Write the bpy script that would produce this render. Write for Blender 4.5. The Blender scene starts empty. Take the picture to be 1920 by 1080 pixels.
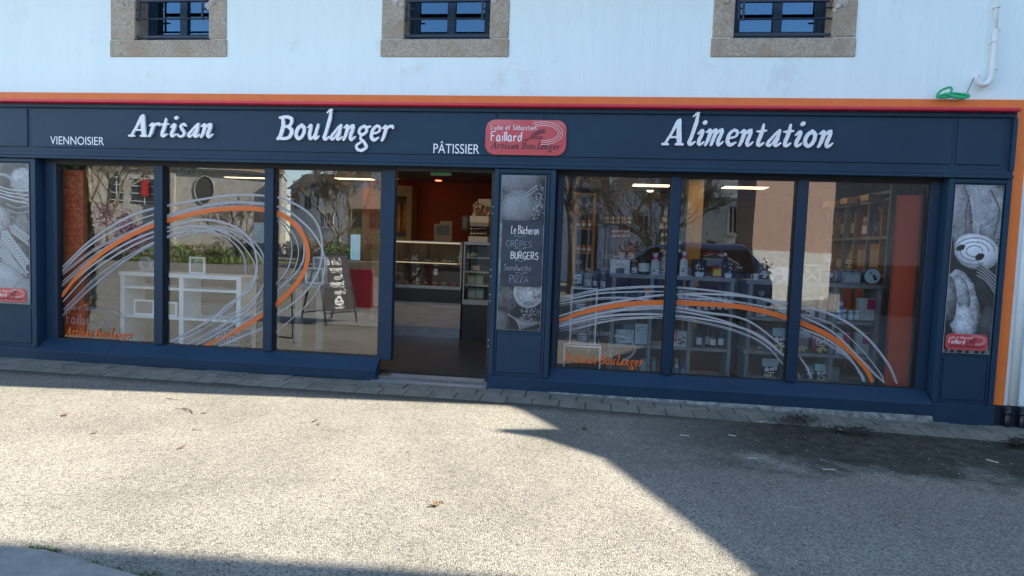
import bpy, math, random
import numpy as np
from mathutils import Vector, Matrix
random.seed(7)
S = bpy.context.scene
COL = S.collection
# ------------------------------------------------------------------ camera
FPX = 1200.0
YAW, PIT, ROL = 0.12157663, 0.06439608, -0.0363052
CD, CH = 6.774, 1.4477
def cam_axes():
    f = np.array([-math.sin(YAW)*math.cos(PIT), math.cos(YAW)*math.cos(PIT), -math.sin(PIT)])
    r = np.array([math.cos(YAW), math.sin(YAW), 0.0]); dn = np.cross(f, r)
    return (math.cos(ROL)*r+math.sin(ROL)*dn, -math.sin(ROL)*r+math.cos(ROL)*dn, f)
CR, CDN, CF = cam_axes()
cam = bpy.data.objects.new('camera', bpy.data.cameras.new('camera')); COL.objects.link(cam)
m = Matrix.Identity(4)
for i in range(3):
    m[i][0] = CR[i]; m[i][1] = -CDN[i]; m[i][2] = -CF[i]
m[0][3], m[1][3], m[2][3] = 0, -CD, CH
cam.matrix_world = m
cam.data.sensor_width = 36; cam.data.lens = FPX/1920*36
cam.data.clip_start = .05; cam.data.clip_end = 2000
S.camera = cam
# surveying helpers: a bearing read off the photo met with a real plane
def ray(px, py):
    return CR*(px-960)/FPX + CDN*(py-540)/FPX + CF
def F(px, py, Y=0.0):           # meets the upright plane at depth Y -> X, Z
    v = ray(px, py); t = (Y+CD)/v[1]; return v[0]*t, v[2]*t+CH
def FX(px, py, Y=0.0): return F(px, py, Y)[0]
def FZ(px, py, Y=0.0): return F(px, py, Y)[1]
def G(px, py, z):               # meets the level plane z -> X, Y
    v = ray(px, py); t = (z-CH)/v[2]; return v[0]*t, v[1]*t-CD
def V(px, py, D):               # seen in the shop glass (plane Y=.15): real place across the square
    x, z = F(px, py, D); return x, .3-D, z
GZ = -.11
def drop(x, y):                 # the forecourt falls gently away towards the right end of the shop
    t = min(1, max(0, (y+9)/3.5)); return -.0125*(min(5.5, max(-1, x))+1)*t
def follow(o):
    for v in o.data.vertices: v.co.z += drop(v.co.x, v.co.y)
    return o
# ------------------------------------------------------------------ world, sun
SX, SY, SZ = 1.38, .09, 1.0
elev = math.atan2(SZ, math.hypot(SX, SY)); azi = math.atan2(SX, SY)
w = bpy.data.worlds.new('World'); S.world = w; w.use_nodes = True
nt = w.node_tree; nt.nodes.clear()
sky = nt.nodes.new('ShaderNodeTexSky'); sky.sky_type = 'NISHITA'; sky.sun_disc = False
sky.sun_elevation = elev; sky.sun_rotation = azi; sky.altitude = 20; sky.air_density = 1.0; sky.dust_density = .15; sky.ozone_density = .8
bg = nt.nodes.new('ShaderNodeBackground'); bg.inputs[1].default_value = .13
wo = nt.nodes.new('ShaderNodeOutputWorld')
nt.links.new(sky.outputs[0], bg.inputs[0]); nt.links.new(bg.outputs[0], wo.inputs[0])
sl = bpy.data.lights.new('sun', 'SUN'); sl.energy = 5.0; sl.angle = math.radians(.55); sl.color = (1, .92, .80)
so = bpy.data.objects.new('sun', sl); COL.objects.link(so)
so.rotation_euler = Vector((-SX, -SY, -SZ)).to_track_quat('-Z', 'Y').to_euler(); so.location = (20, 3, 20)
S.view_settings.view_transform = 'Standard'; S.view_settings.look = 'None'; S.view_settings.gamma = 1
S.view_settings.exposure = 2.1
try:
    S.cycles.use_denoising = True
    S.cycles.max_bounces = 8; S.cycles.diffuse_bounces = 4; S.cycles.glossy_bounces = 4
    S.cycles.transmission_bounces = 6; S.cycles.transparent_max_bounces = 20
    S.cycles.sample_clamp_indirect = 6; S.cycles.caustics_reflective = False; S.cycles.caustics_refractive = False
except Exception: pass
# ------------------------------------------------------------------ materials
def NN(t, typ, **kw):
    n = t.nodes.new(typ)
    for k, v in kw.items():
        if k in ('ins',):
            for a, b in v.items(): n.inputs[a].default_value = b
        else: setattr(n, k, v)
    return n
MC = {}
def c4(c): return (c[0], c[1], c[2], 1)
def mat(name, col, rough=.6, metal=0, var=.12, vscale=8, bump=0, bscale=60, stretch=(1, 1, 1), col2=None, spec=.5, detail=4, coat=0, dirt=None, trans=0):
    if name in MC: return MC[name]
    m = bpy.data.materials.new(name); m.use_nodes = True; t = m.node_tree; p = t.nodes['Principled BSDF']
    p.inputs['Roughness'].default_value = rough; p.inputs['Metallic'].default_value = metal
    p.inputs['Specular IOR Level'].default_value = spec
    if coat: p.inputs['Coat Weight'].default_value = coat
    if trans: p.inputs['Transmission Weight'].default_value = trans
    tc = NN(t, 'ShaderNodeTexCoord'); mp = NN(t, 'ShaderNodeMapping'); mp.inputs['Scale'].default_value = stretch
    t.links.new(tc.outputs['Object'], mp.inputs[0])
    no = NN(t, 'ShaderNodeTexNoise', ins={'Scale': vscale, 'Detail': detail, 'Roughness': .6}); t.links.new(mp.outputs[0], no.inputs['Vector'])
    cr = NN(t, 'ShaderNodeValToRGB')
    a = col if col2 is None else col2
    if col2 is None:
        lo = [max(0, x*(1-var)) for x in col]; hi = [min(1, x*(1+var)) for x in col]
    else: lo, hi = col2, col
    cr.color_ramp.elements[0].color = c4(lo); cr.color_ramp.elements[1].color = c4(hi)
    cr.color_ramp.elements[0].position = .32; cr.color_ramp.elements[1].position = .68
    t.links.new(no.outputs[0], cr.inputs[0]); out = cr.outputs[0]
    if dirt:
        n2 = NN(t, 'ShaderNodeTexNoise', ins={'Scale': dirt[1], 'Detail': 6, 'Roughness': .7}); t.links.new(tc.outputs['Object'], n2.inputs['Vector'])
        r2 = NN(t, 'ShaderNodeMapRange', ins={'From Min': dirt[2], 'From Max': dirt[2]+.1, 'To Max': dirt[3]}); t.links.new(n2.outputs[0], r2.inputs[0])
        mx = NN(t, 'ShaderNodeMix', data_type='RGBA'); mx.inputs[7].default_value = c4(dirt[0])
        t.links.new(r2.outputs[0], mx.inputs[0]); t.links.new(out, mx.inputs[6]); out = mx.outputs[2]
    t.links.new(out, p.inputs['Base Color'])
    if bump:
        nb = NN(t, 'ShaderNodeTexNoise', ins={'Scale': bscale, 'Detail': 5, 'Roughness': .65}); t.links.new(mp.outputs[0], nb.inputs['Vector'])
        b = NN(t, 'ShaderNodeBump', ins={'Strength': bump, 'Distance': .02}); t.links.new(nb.outputs[0], b.inputs['Height']); t.links.new(b.outputs[0], p.inputs['Normal'])
    MC[name] = m; return m
def emit(name, col, s):
    if name in MC: return MC[name]
    m = bpy.data.materials.new(name); m.use_nodes = True; p = m.node_tree.nodes['Principled BSDF']
    p.inputs['Base Color'].default_value = c4(col); p.inputs['Emission Color'].default_value = c4(col); p.inputs['Emission Strength'].default_value = s
    MC[name] = m; return m
def glass(name, tint=(.9, .93, .92), ior=1.75, rough=0.0, wav=0.0, gc=(.95, .97, 1, 1)):
    if name in MC: return MC[name]
    m = bpy.data.materials.new(name); m.use_nodes = True; t = m.node_tree; t.nodes.clear()
    o = NN(t, 'ShaderNodeOutputMaterial'); tr = NN(t, 'ShaderNodeBsdfTransparent'); tr.inputs[0].default_value = c4(tint)
    gl = NN(t, 'ShaderNodeBsdfGlossy'); gl.inputs['Roughness'].default_value = rough; gl.inputs['Color'].default_value = gc
    ge = NN(t, 'ShaderNodeNewGeometry'); dt = NN(t, 'ShaderNodeVectorMath', operation='DOT_PRODUCT'); t.links.new(ge.outputs['Incoming'], dt.inputs[0]); t.links.new(ge.outputs['Normal'], dt.inputs[1])
    ab = NN(t, 'ShaderNodeMath', operation='ABSOLUTE'); t.links.new(dt.outputs['Value'], ab.inputs[0]); su = NN(t, 'ShaderNodeMath', operation='SUBTRACT'); su.inputs[0].default_value = 1; t.links.new(ab.outputs[0], su.inputs[1])
    pw = NN(t, 'ShaderNodeMath', operation='POWER'); pw.inputs[1].default_value = 5; t.links.new(su.outputs[0], pw.inputs[0]); f0 = ((ior-1)/(ior+1))**2
    fr = NN(t, 'ShaderNodeMapRange', ins={'To Min': f0, 'To Max': 1}); t.links.new(pw.outputs[0], fr.inputs[0]); mx = NN(t, 'ShaderNodeMixShader')
    t.links.new(fr.outputs[0], mx.inputs[0]); t.links.new(tr.outputs[0], mx.inputs[1]); t.links.new(gl.outputs[0], mx.inputs[2]); t.links.new(mx.outputs[0], o.inputs[0])
    if wav:
        tc = NN(t, 'ShaderNodeTexCoord'); nz = NN(t, 'ShaderNodeTexNoise', ins={'Scale': 1.6, 'Detail': 1.5}); t.links.new(tc.outputs['Object'], nz.inputs['Vector'])
        b = NN(t, 'ShaderNodeBump', ins={'Strength': 1, 'Distance': wav}); t.links.new(nz.outputs[0], b.inputs['Height']); t.links.new(b.outputs[0], gl.inputs['Normal'])
    MC[name] = m; return m
def wood(name, c1, c2, sc=(1, 1, 12), rough=.6):
    return mat(name, c1, rough=rough, col2=c2, vscale=6, stretch=sc, bump=.15, bscale=10)
def vcol(name, rough=.5, coat=0):
    if name in MC: return MC[name]
    m = bpy.data.materials.new(name); m.use_nodes = True; t = m.node_tree; p = t.nodes['Principled BSDF']
    a = NN(t, 'ShaderNodeVertexColor', layer_name='Col'); t.links.new(a.outputs[0], p.inputs['Base Color']); p.inputs['Roughness'].default_value = rough
    p.inputs['Coat Weight'].default_value = coat
    MC[name] = m; return m
# ------------------------------------------------------------------ objects
def tag(o, label=None, cat=None, group=None, kind=None):
    if label: o['label'] = label
    if cat: o['category'] = cat
    if group: o['group'] = group
    if kind: o['kind'] = kind
    return o
ROOT = {}
def empty(name, loc, label=None, cat=None, group=None, rz=0):
    o = bpy.data.objects.new(name, None); COL.objects.link(o); o.location = loc; o.rotation_euler = (0, 0, rz); o.empty_display_size = .1
    ROOT[o.name] = Vector(loc)
    return tag(o, label, cat, group)
def chain(o):
    v = Vector((0, 0, 0))
    while o is not None: v += o.location; o = o.parent
    return v
class MB:
    def __init__(s): s.v = []; s.f = []; s.mi = []; s.cur = 0; s.col = None
    def face(s, pts, mi=None):
        n = len(s.v); s.v += [tuple(p) for p in pts]; s.f.append(tuple(range(n, n+len(pts)))); s.mi.append(s.cur if mi is None else mi); return s
    def box(s, x0, x1, y0, y1, z0, z1):
        if x0 > x1: x0, x1 = x1, x0
        if y0 > y1: y0, y1 = y1, y0
        if z0 > z1: z0, z1 = z1, z0
        n = len(s.v)
        s.v += [(x0, y0, z0), (x1, y0, z0), (x1, y1, z0), (x0, y1, z0), (x0, y0, z1), (x1, y0, z1), (x1, y1, z1), (x0, y1, z1)]
        for q in ((0, 3, 2, 1), (4, 5, 6, 7), (0, 1, 5, 4), (1, 2, 6, 5), (2, 3, 7, 6), (3, 0, 4, 7)):
            s.f.append(tuple(n+i for i in q)); s.mi.append(s.cur)
        return s
    def prism(s, poly, axis, a, b):
        # poly: list of 2D; axis 'x': (y,z) at x=a..b ; 'y': (x,z) ; 'z': (x,y)
        def P(p, t): return {'x': (t, p[0], p[1]), 'y': (p[0], t, p[1]), 'z': (p[0], p[1], t)}[axis]
        n = len(s.v); k = len(poly); s.v += [P(p, a) for p in poly]+[P(p, b) for p in poly]
        s.f.append(tuple(range(n, n+k))); s.mi.append(s.cur); s.f.append(tuple(range(n+2*k-1, n+k-1, -1))); s.mi.append(s.cur)
        for i in range(k):
            j = (i+1) % k; s.f.append((n+i, n+k+i, n+k+j, n+j)); s.mi.append(s.cur)
        return s
    def lathe(s, prof, c=(0, 0, 0), n=14, axis='z', caps=True):
        b = len(s.v)
        for (r, h) in prof:
            for i in range(n):
                a = 2*math.pi*i/n; u, w_ = r*math.cos(a), r*math.sin(a)
                s.v.append({'z': (c[0]+u, c[1]+w_, c[2]+h), 'y': (c[0]+u, c[1]+h, c[2]+w_), 'x': (c[0]+h, c[1]+u, c[2]+w_)}[axis])
        for k in range(len(prof)-1):
            for i in range(n):
                j = (i+1) % n; s.f.append((b+k*n+i, b+k*n+j, b+(k+1)*n+j, b+(k+1)*n+i)); s.mi.append(s.cur)
        if caps:
            s.f.append(tuple(b+i for i in range(n-1, -1, -1))); s.mi.append(s.cur)
            e = b+(len(prof)-1)*n; s.f.append(tuple(e+i for i in range(n))); s.mi.append(s.cur)
        return s
    def tube(s, pts, r, n=8, close=False):
        pts = [Vector(p) for p in pts]; rr = r if isinstance(r, (list, tuple)) else [r]*len(pts); b = len(s.v); K = len(pts)
        up = Vector((0, 0, 1))
        prev = None
        for k, p in enumerate(pts):
            if close: d = pts[(k+1) % K]-pts[k-1]
            else: d = pts[min(k+1, K-1)]-pts[max(k-1, 0)]
            if d.length < 1e-9: d = Vector((0, 0, 1))
            d.normalize()
            if prev is None:
                a = d.cross(up)
                if a.length < 1e-3: a = d.cross(Vector((1, 0, 0)))
            else:
                a = prev-d*prev.dot(d)
                if a.length < 1e-4: a = d.cross(up)
            a.normalize(); prev = a; c = d.cross(a)
            for i in range(n):
                t = 2*math.pi*i/n; s.v.append(tuple(p+(a*math.cos(t)+c*math.sin(t))*rr[k]))
        for k in range(K if close else K-1):
            for i in range(n):
                j = (i+1) % n; k2 = (k+1) % K; s.f.append((b+k*n+i, b+k*n+j, b+k2*n+j, b+k2*n+i)); s.mi.append(s.cur)
        if not close:
            s.f.append(tuple(b+i for i in range(n-1, -1, -1))); s.mi.append(s.cur)
            e = b+(K-1)*n; s.f.append(tuple(e+i for i in range(n))); s.mi.append(s.cur)
        return s
    def build(s, name, mats, parent=None, smooth=False, bevel=0, label=None, colors=None):
        me = bpy.data.meshes.new(name); off = chain(parent) if parent is not None else Vector((0, 0, 0))
        vv = [(p[0]-off.x, p[1]-off.y, p[2]-off.z) for p in s.v] if parent is not None and not getattr(s, 'local', False) else s.v
        me.from_pydata(vv, [], s.f)
        for mm in (mats if isinstance(mats, (list, tuple)) else [mats]): me.materials.append(mm)
        me.polygons.foreach_set('material_index', s.mi)
        if smooth: me.polygons.foreach_set('use_smooth', [True]*len(me.polygons))
        if colors is not None:
            a = me.color_attributes.new('Col', 'FLOAT_COLOR', 'POINT'); a.data.foreach_set('color', np.asarray(colors, dtype=np.float32).ravel())
        me.update()
        o = bpy.data.objects.new(name, me); COL.objects.link(o)
        if parent is not None: o.parent = parent
        if bevel:
            b = o.modifiers.new('bevel', 'BEVEL'); b.width = bevel; b.segments = 2; b.limit_method = 'ANGLE'
        if label: o['label'] = label
        return o
def L():
    m_ = MB(); m_.local = True; return m_
def tree_copy(o, parent=None):
    c = o.copy(); COL.objects.link(c); c.parent = parent
    for ch in o.children: tree_copy(ch, c)
    return c
ORD = ['first', 'second', 'third', 'fourth', 'fifth', 'sixth', 'seventh', 'eighth', 'ninth', 'tenth', 'eleventh', 'twelfth']
# ------------------------------------------------------------------ curves / lettering
def cr_spline(pts, sub=6, close=False):
    P = [np.array(p, float) for p in pts]
    if len(P) < 3: return P
    out = []; n = len(P)
    for i in range(n if close else n-1):
        p0 = P[i-1] if (close or i > 0) else 2*P[0]-P[1]; p1 = P[i]; p2 = P[(i+1) % n]; p3 = P[(i+2) % n] if (close or i+2 < n) else 2*P[-1]-P[-2]
        for k in range(sub):
            t = k/sub; out.append(.5*((2*p1)+(-p0+p2)*t+(2*p0-5*p1+4*p2-p3)*t*t+(-p0+3*p1-3*p2+p3)*t**3))
    if not close: out.append(P[-1])
    return out
def ribbon(mb, pts, wd, plane, off=0.0):
    # pts 2D polyline, wd half width (number or list), plane(u,v,off)->3D
    P = [np.array(p[:2], float) for p in pts]; K = len(P); W = wd if isinstance(wd, (list, tuple, np.ndarray)) else [wd]*K
    base = len(mb.v)
    for k in range(K):
        d = P[min(k+1, K-1)]-P[max(k-1, 0)]; d = d/(np.linalg.norm(d)+1e-9); n = np.array([-d[1], d[0]])
        mb.v.append(plane(*(P[k]+n*W[k]), off)); mb.v.append(plane(*(P[k]-n*W[k]), off))
    for k in range(K-1):
        a = base+2*k; mb.f.append((a, a+1, a+3, a+2)); mb.mi.append(mb.cur)
MONO = {'A': "0,0 28,100 56,0;10,38 46,38", 'B': "0,0 2,100;2,100 38,95 40,70 4,54;4,54 46,45 48,15 0,0", 'C': "52,85 30,100 5,70 5,28 28,0 54,14",
'E': "48,98 4,98 3,52 40,52;3,52 2,2 48,2", 'Ê': "48,98 4,98 3,52 40,52;3,52 2,2 48,2;12,112 26,126 40,112", 'F': "4,0 4,98 50,100;4,55 38,56", 'G': "52,85 30,100 5,70 5,28 28,0 50,10 52,42 30,42",
'I': "5,0 5,100", 'L': "14,100 4,50 2,2 42,4", 'P': "4,0 4,98 38,96 44,72 36,52 4,50", 'R': "4,0 4,98 38,96 44,72 36,52 4,50;20,50 50,0", 'S': "46,86 26,100 8,82 14,58 40,44 44,18 24,0 2,14",
'T': "0,98 52,98;26,98 24,0", 'U': "3,98 4,25 22,0 42,22 44,98", 'Z': "4,98 46,98 4,2 48,2", 'a': "40,52 20,60 4,36 8,6 24,2 38,22 40,56;40,56 42,8 52,2", 'b': "6,98 5,2;5,30 24,58 42,38 36,6 5,4",
'c': "40,50 20,60 4,34 10,4 40,8", 'd': "40,45 20,58 4,32 12,2 40,16;44,100 42,2", 'e': "5,30 42,34 38,54 22,60 6,44 6,16 22,2 44,10", 'é': "5,30 42,34 38,54 22,60 6,44 6,16 22,2 44,10;20,74 34,90",
'è': "5,30 42,34 38,54 22,60 6,44 6,16 22,2 44,10;34,74 18,90", 'ê': "5,30 42,34 38,54 22,60 6,44 6,16 22,2 44,10;12,72 24,84 36,72", 'f': "44,92 30,100 20,80 18,0;4,56 38,58", 'h': "5,100 4,0;4,36 24,58 38,44 40,0",
'i': "6,58 7,2;6,78 9,82", 'l': "6,100 6,2", 'm': "4,58 4,0;4,40 18,58 28,42 28,0;28,40 44,58 54,42 54,0", 'n': "4,58 4,0;4,38 22,58 38,42 40,0", 'o': "22,60 4,36 10,4 28,0 42,26 36,54 22,60",
'p': "5,58 3,-38;4,38 24,60 42,40 34,6 5,6", 'r': "5,58 5,0;5,36 18,56 36,52", 's': "34,52 18,60 6,46 30,24 30,6 4,4", 't': "16,88 14,10 30,2;2,60 34,62", 'u': "4,58 6,12 22,2 38,18 40,58;40,58 42,2",
'û': "4,58 6,12 22,2 38,18 40,58;40,58 42,2;10,72 22,84 36,72", 'w': "2,58 14,4 26,44 40,4 52,58", 'y': "4,58 10,20 30,18;42,58 40,-10 22,-38 4,-26", 'z': "4,58 38,58 4,2 40,2",
'à': "40,52 20,60 4,36 8,6 24,2 38,22 40,56;40,56 42,8 52,2;30,74 14,90", 'j': "14,58 14,-24 2,-34", "'": "6,100 4,80", '~': "0,30 22,52 46,20 70,40 96,66", 'q': "40,52 20,60 4,36 8,6 24,2 38,22 40,56;42,58 42,-38", 'v': "2,58 20,2 40,58", 'k': "6,100 5,2;38,58 6,28 42,2"}
def mono(text, x, y, wid, hei, jit=0, seed=1):
    """strokes (list of 2D polylines) of handwritten text; baseline y, capital height hei, total width wid"""
    rn = random.Random(seed); out = []; cx = 0
    for ch in text:
        if ch == ' ': cx += .4; continue
        g = MONO[ch]; mxx = 0; j = rn.uniform(-jit, jit)
        for st in g.split(';'):
            pts = [tuple(float(q)/100 for q in p.split(',')) for p in st.split()]; mxx = max(mxx, max(p[0] for p in pts))
            out.append([(cx+p[0], p[1]+j) for p in (cr_spline(pts, 4) if (ch.islower() or ch in 'BCGSUPRÊ~') and len(pts) > 2 else pts)])
        cx += mxx+.16
    k = wid/(cx-.16)
    return [[(x+p[0]*k, y+p[1]*hei) for p in s_] for s_ in out]
def mono_mesh(mb, text, x, y, wid, hei, r, plane, jit=0, seed=1, off0=0):
    for i, s_ in enumerate(mono(text, x, y, wid, hei, jit, seed)): ribbon(mb, s_, r, plane, off0+i*.00006)
GL = {'A': (122, "-5,6,8 30,6,8;10,8,9 42,70,10 70,136,13 82,150,10;80,146,13 86,90,17 98,24,16 104,10,11;36,48,7 88,48,7;78,6,8 122,6,8"),
'B': (104, "22,136,12 30,80,15 14,14,14;2,138,9 40,143,11 78,136,13 88,112,13 74,88,10 34,80,9;60,82,9 92,64,14 92,32,15 66,9,12 4,7,10;-2,4,9 10,20,9"),
'l': (54, "34,172,6 52,190,8;60,190,9 54,130,14 38,50,13 30,18,14 42,6,10 64,22,6"), 'i': (50, "16,72,7 36,90,11 38,70,13 24,24,13 34,6,9 56,22,6;46,136,15 47,137,15"),
'm': (118, "4,80,6 28,92,11 22,40,13 10,6,10;28,70,8 58,94,11 62,78,13 50,30,13 44,6,10;60,68,8 92,94,11 98,78,13 84,26,13 92,6,10 114,24,6"),
'n': (88, "4,80,6 28,92,11 22,40,13 10,6,10;28,68,8 60,94,11 66,78,13 54,24,13 64,6,10 88,24,6"), 'e': (72, "18,44,7 60,58,8 66,84,10 46,94,10 22,72,12 14,30,13 34,7,12 66,22,6"),
't': (58, "42,128,8 36,80,13 24,24,13 34,7,11 58,22,6;8,88,7 62,94,7"), 'a': (86, "68,92,8 42,60,9 16,24,11 14,10,9 30,8,9 52,34,7 74,84,9;76,96,9 70,50,13 60,14,12 72,7,8 92,22,6"),
'o': (82, "50,94,12 24,70,13 16,30,13 38,7,12 64,30,13 70,70,13 50,94,12"), 'r': (66, "4,80,6 28,92,11 22,40,13 10,6,10;26,66,7 48,90,9 68,92,12 74,84,9"),
's': (62, "60,82,9 44,94,9 26,78,11 36,56,12 54,34,12 42,8,10 16,9,8 8,22,7"), 'u': (88, "4,80,6 26,92,11 20,40,13 28,9,11 50,20,8 66,60,8;74,94,11 64,40,13 66,9,11 88,24,6"),
'g': (80, "46,92,10 20,76,11 18,48,11 42,40,10 64,58,11 62,82,11 46,92,10;66,86,7 88,90,7;40,40,8 30,16,9 56,-8,11 76,-36,12 50,-58,11 16,-52,10 8,-30,10 30,-10,8")}
GM = {}
def glyph_grid(ch):
    """outline of a brush letter as cells: (verts2D, faces, border edges)"""
    if ch in GM: return GM[ch]
    adv, d = GL[ch]; seg = []
    for st in d.split(';'):
        p = cr_spline([tuple(float(q) for q in a.split(',')) for a in st.split()], 5)
        seg += [(p[i], p[i+1]) for i in range(len(p)-1)]
    c = 3.2; x0, x1, y0, y1 = -22, adv+22, -78, 212
    nx, ny = int((x1-x0)/c)+1, int((y1-y0)/c)+1
    gx, gy = np.meshgrid(x0+np.arange(nx)*c, y0+np.arange(ny)*c, indexing='ij'); D = np.full(gx.shape, 1e9)
    for a, b in seg:
        ax, ay, ar = a; bx, by, br = b; dx, dy = bx-ax, by-ay; l2 = dx*dx+dy*dy+1e-9
        t = np.clip(((gx-ax)*dx+(gy-ay)*dy)/l2, 0, 1); D = np.minimum(D, np.hypot(gx-ax-t*dx, gy-ay-t*dy)-(ar+(br-ar)*t)*.86)
    D += 1.5*np.sin(gx*.21+3*np.sin(gy*.13))*np.cos(gy*.17+2)+.9*np.sin(gx*.5+gy*.37)
    vs = []; key = {}; fs = []; be = []
    def vid(k, p):
        if k not in key: key[k] = len(vs); vs.append(p)
        return key[k]
    for i in range(nx-1):
        for j in range(ny-1):
            cs = [(i, j), (i+1, j), (i+1, j+1), (i, j+1)]; dv = [D[q] for q in cs]
            if min(dv) > 0: continue
            poly = []
            for k in range(4):
                a, b = cs[k], cs[(k+1) % 4]; da, db = dv[k], dv[(k+1) % 4]
                if da <= 0: poly.append((vid(a, (gx[a], gy[a])), 0))
                if (da <= 0) != (db <= 0):
                    t = min(max(da/(da-db), .02), .98); kk = (min(a, b), max(a, b)); poly.append((vid(kk, (gx[a]+(gx[b]-gx[a])*t, gy[a]+(gy[b]-gy[a])*t)), 1 if da <= 0 else 2))
            if len(poly) < 3: continue
            fs.append([p[0] for p in poly])
            for k in range(len(poly)):
                if poly[k][1] == 1 and poly[(k+1) % len(poly)][1] == 2: be.append((poly[k][0], poly[(k+1) % len(poly)][0]))
    GM[ch] = (adv, vs, fs, be); return GM[ch]
def word_layout(text, shear=.1):
    cx = 0; o = []
    for ch in text:
        if ch == ' ': cx += 45; continue
        o.append((ch, cx)); cx += GL[ch][0]+9
    return o, cx
def glyph_into(mb, ch, cx, plane, sx, sy, ox, oz, depth, shear=.1):
    adv, vs, fs, be = glyph_grid(ch); n = len(mb.v); k = len(vs)
    P = [(ox+(cx+v[0]+v[1]*shear)*sx, oz+v[1]*sy) for v in vs]
    mb.v += [plane(p[0], p[1], depth) for p in P]
    for f in fs: mb.f.append(tuple(n+i for i in f)); mb.mi.append(mb.cur)
    if depth > .002:
        mb.v += [plane(p[0], p[1], 0) for p in P]
        for a, b in be: mb.f.append((n+b, n+a, n+k+a, n+k+b)); mb.mi.append(mb.cur)
        for f in fs: mb.f.append(tuple(n+k+i for i in reversed(f))); mb.mi.append(mb.cur)
def brush_word(mb, text, x0, z0, wid, xh, plane, depth=.0015, shear=.1):
    lay, tot = word_layout(text); sx = wid/tot
    for ch, cx in lay: glyph_into(mb, ch, cx, plane, sx, xh/100, x0, z0, depth, shear)
def sans(text, size, depth=.004):
    """mesh data of plain sans lettering made with Blender's own built-in font"""
    cu = bpy.data.curves.new('lettering', 'FONT'); cu.body = text; cu.size = size; cu.extrude = depth
    o = bpy.data.objects.new('lettering', cu); COL.objects.link(o); dg = bpy.context.evaluated_depsgraph_get()
    dg.update()
    me = bpy.data.meshes.new_from_object(o.evaluated_get(dg)); vs = [tuple(v.co) for v in me.vertices]; fs = [tuple(p.vertices) for p in me.polygons]
    bpy.data.objects.remove(o); bpy.data.curves.remove(cu); bpy.data.meshes.remove(me); return vs, fs
def sans_into(mb, text, x0, z0, wid, hei, plane, depth=.002):
    vs, fs = sans(text, 1.0, 0); 
    if not vs: return
    xs = [v[0] for v in vs]; ys = [v[1] for v in vs]; mx, Mx, my, My = min(xs), max(xs), min(ys), max(ys)
    capt = .69 if any(c in text for c in 'gjpqyÂÊ') else (My-my)
    lo = 0 if any(c in text for c in 'gjpqyÂÊ') else my
    n = len(mb.v); mb.v += [plane(x0+(v[0]-mx)/(Mx-mx)*wid, z0+(v[1]-lo)/capt*hei, depth) for v in vs]
    for f in fs: mb.f.append(tuple(n+i for i in f)); mb.mi.append(mb.cur)
def front(Y):               # a plane facing the square: u=X, v=Z, off = how far proud
    return lambda u, v_, o=0: (u, Y-o, v_)
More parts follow.
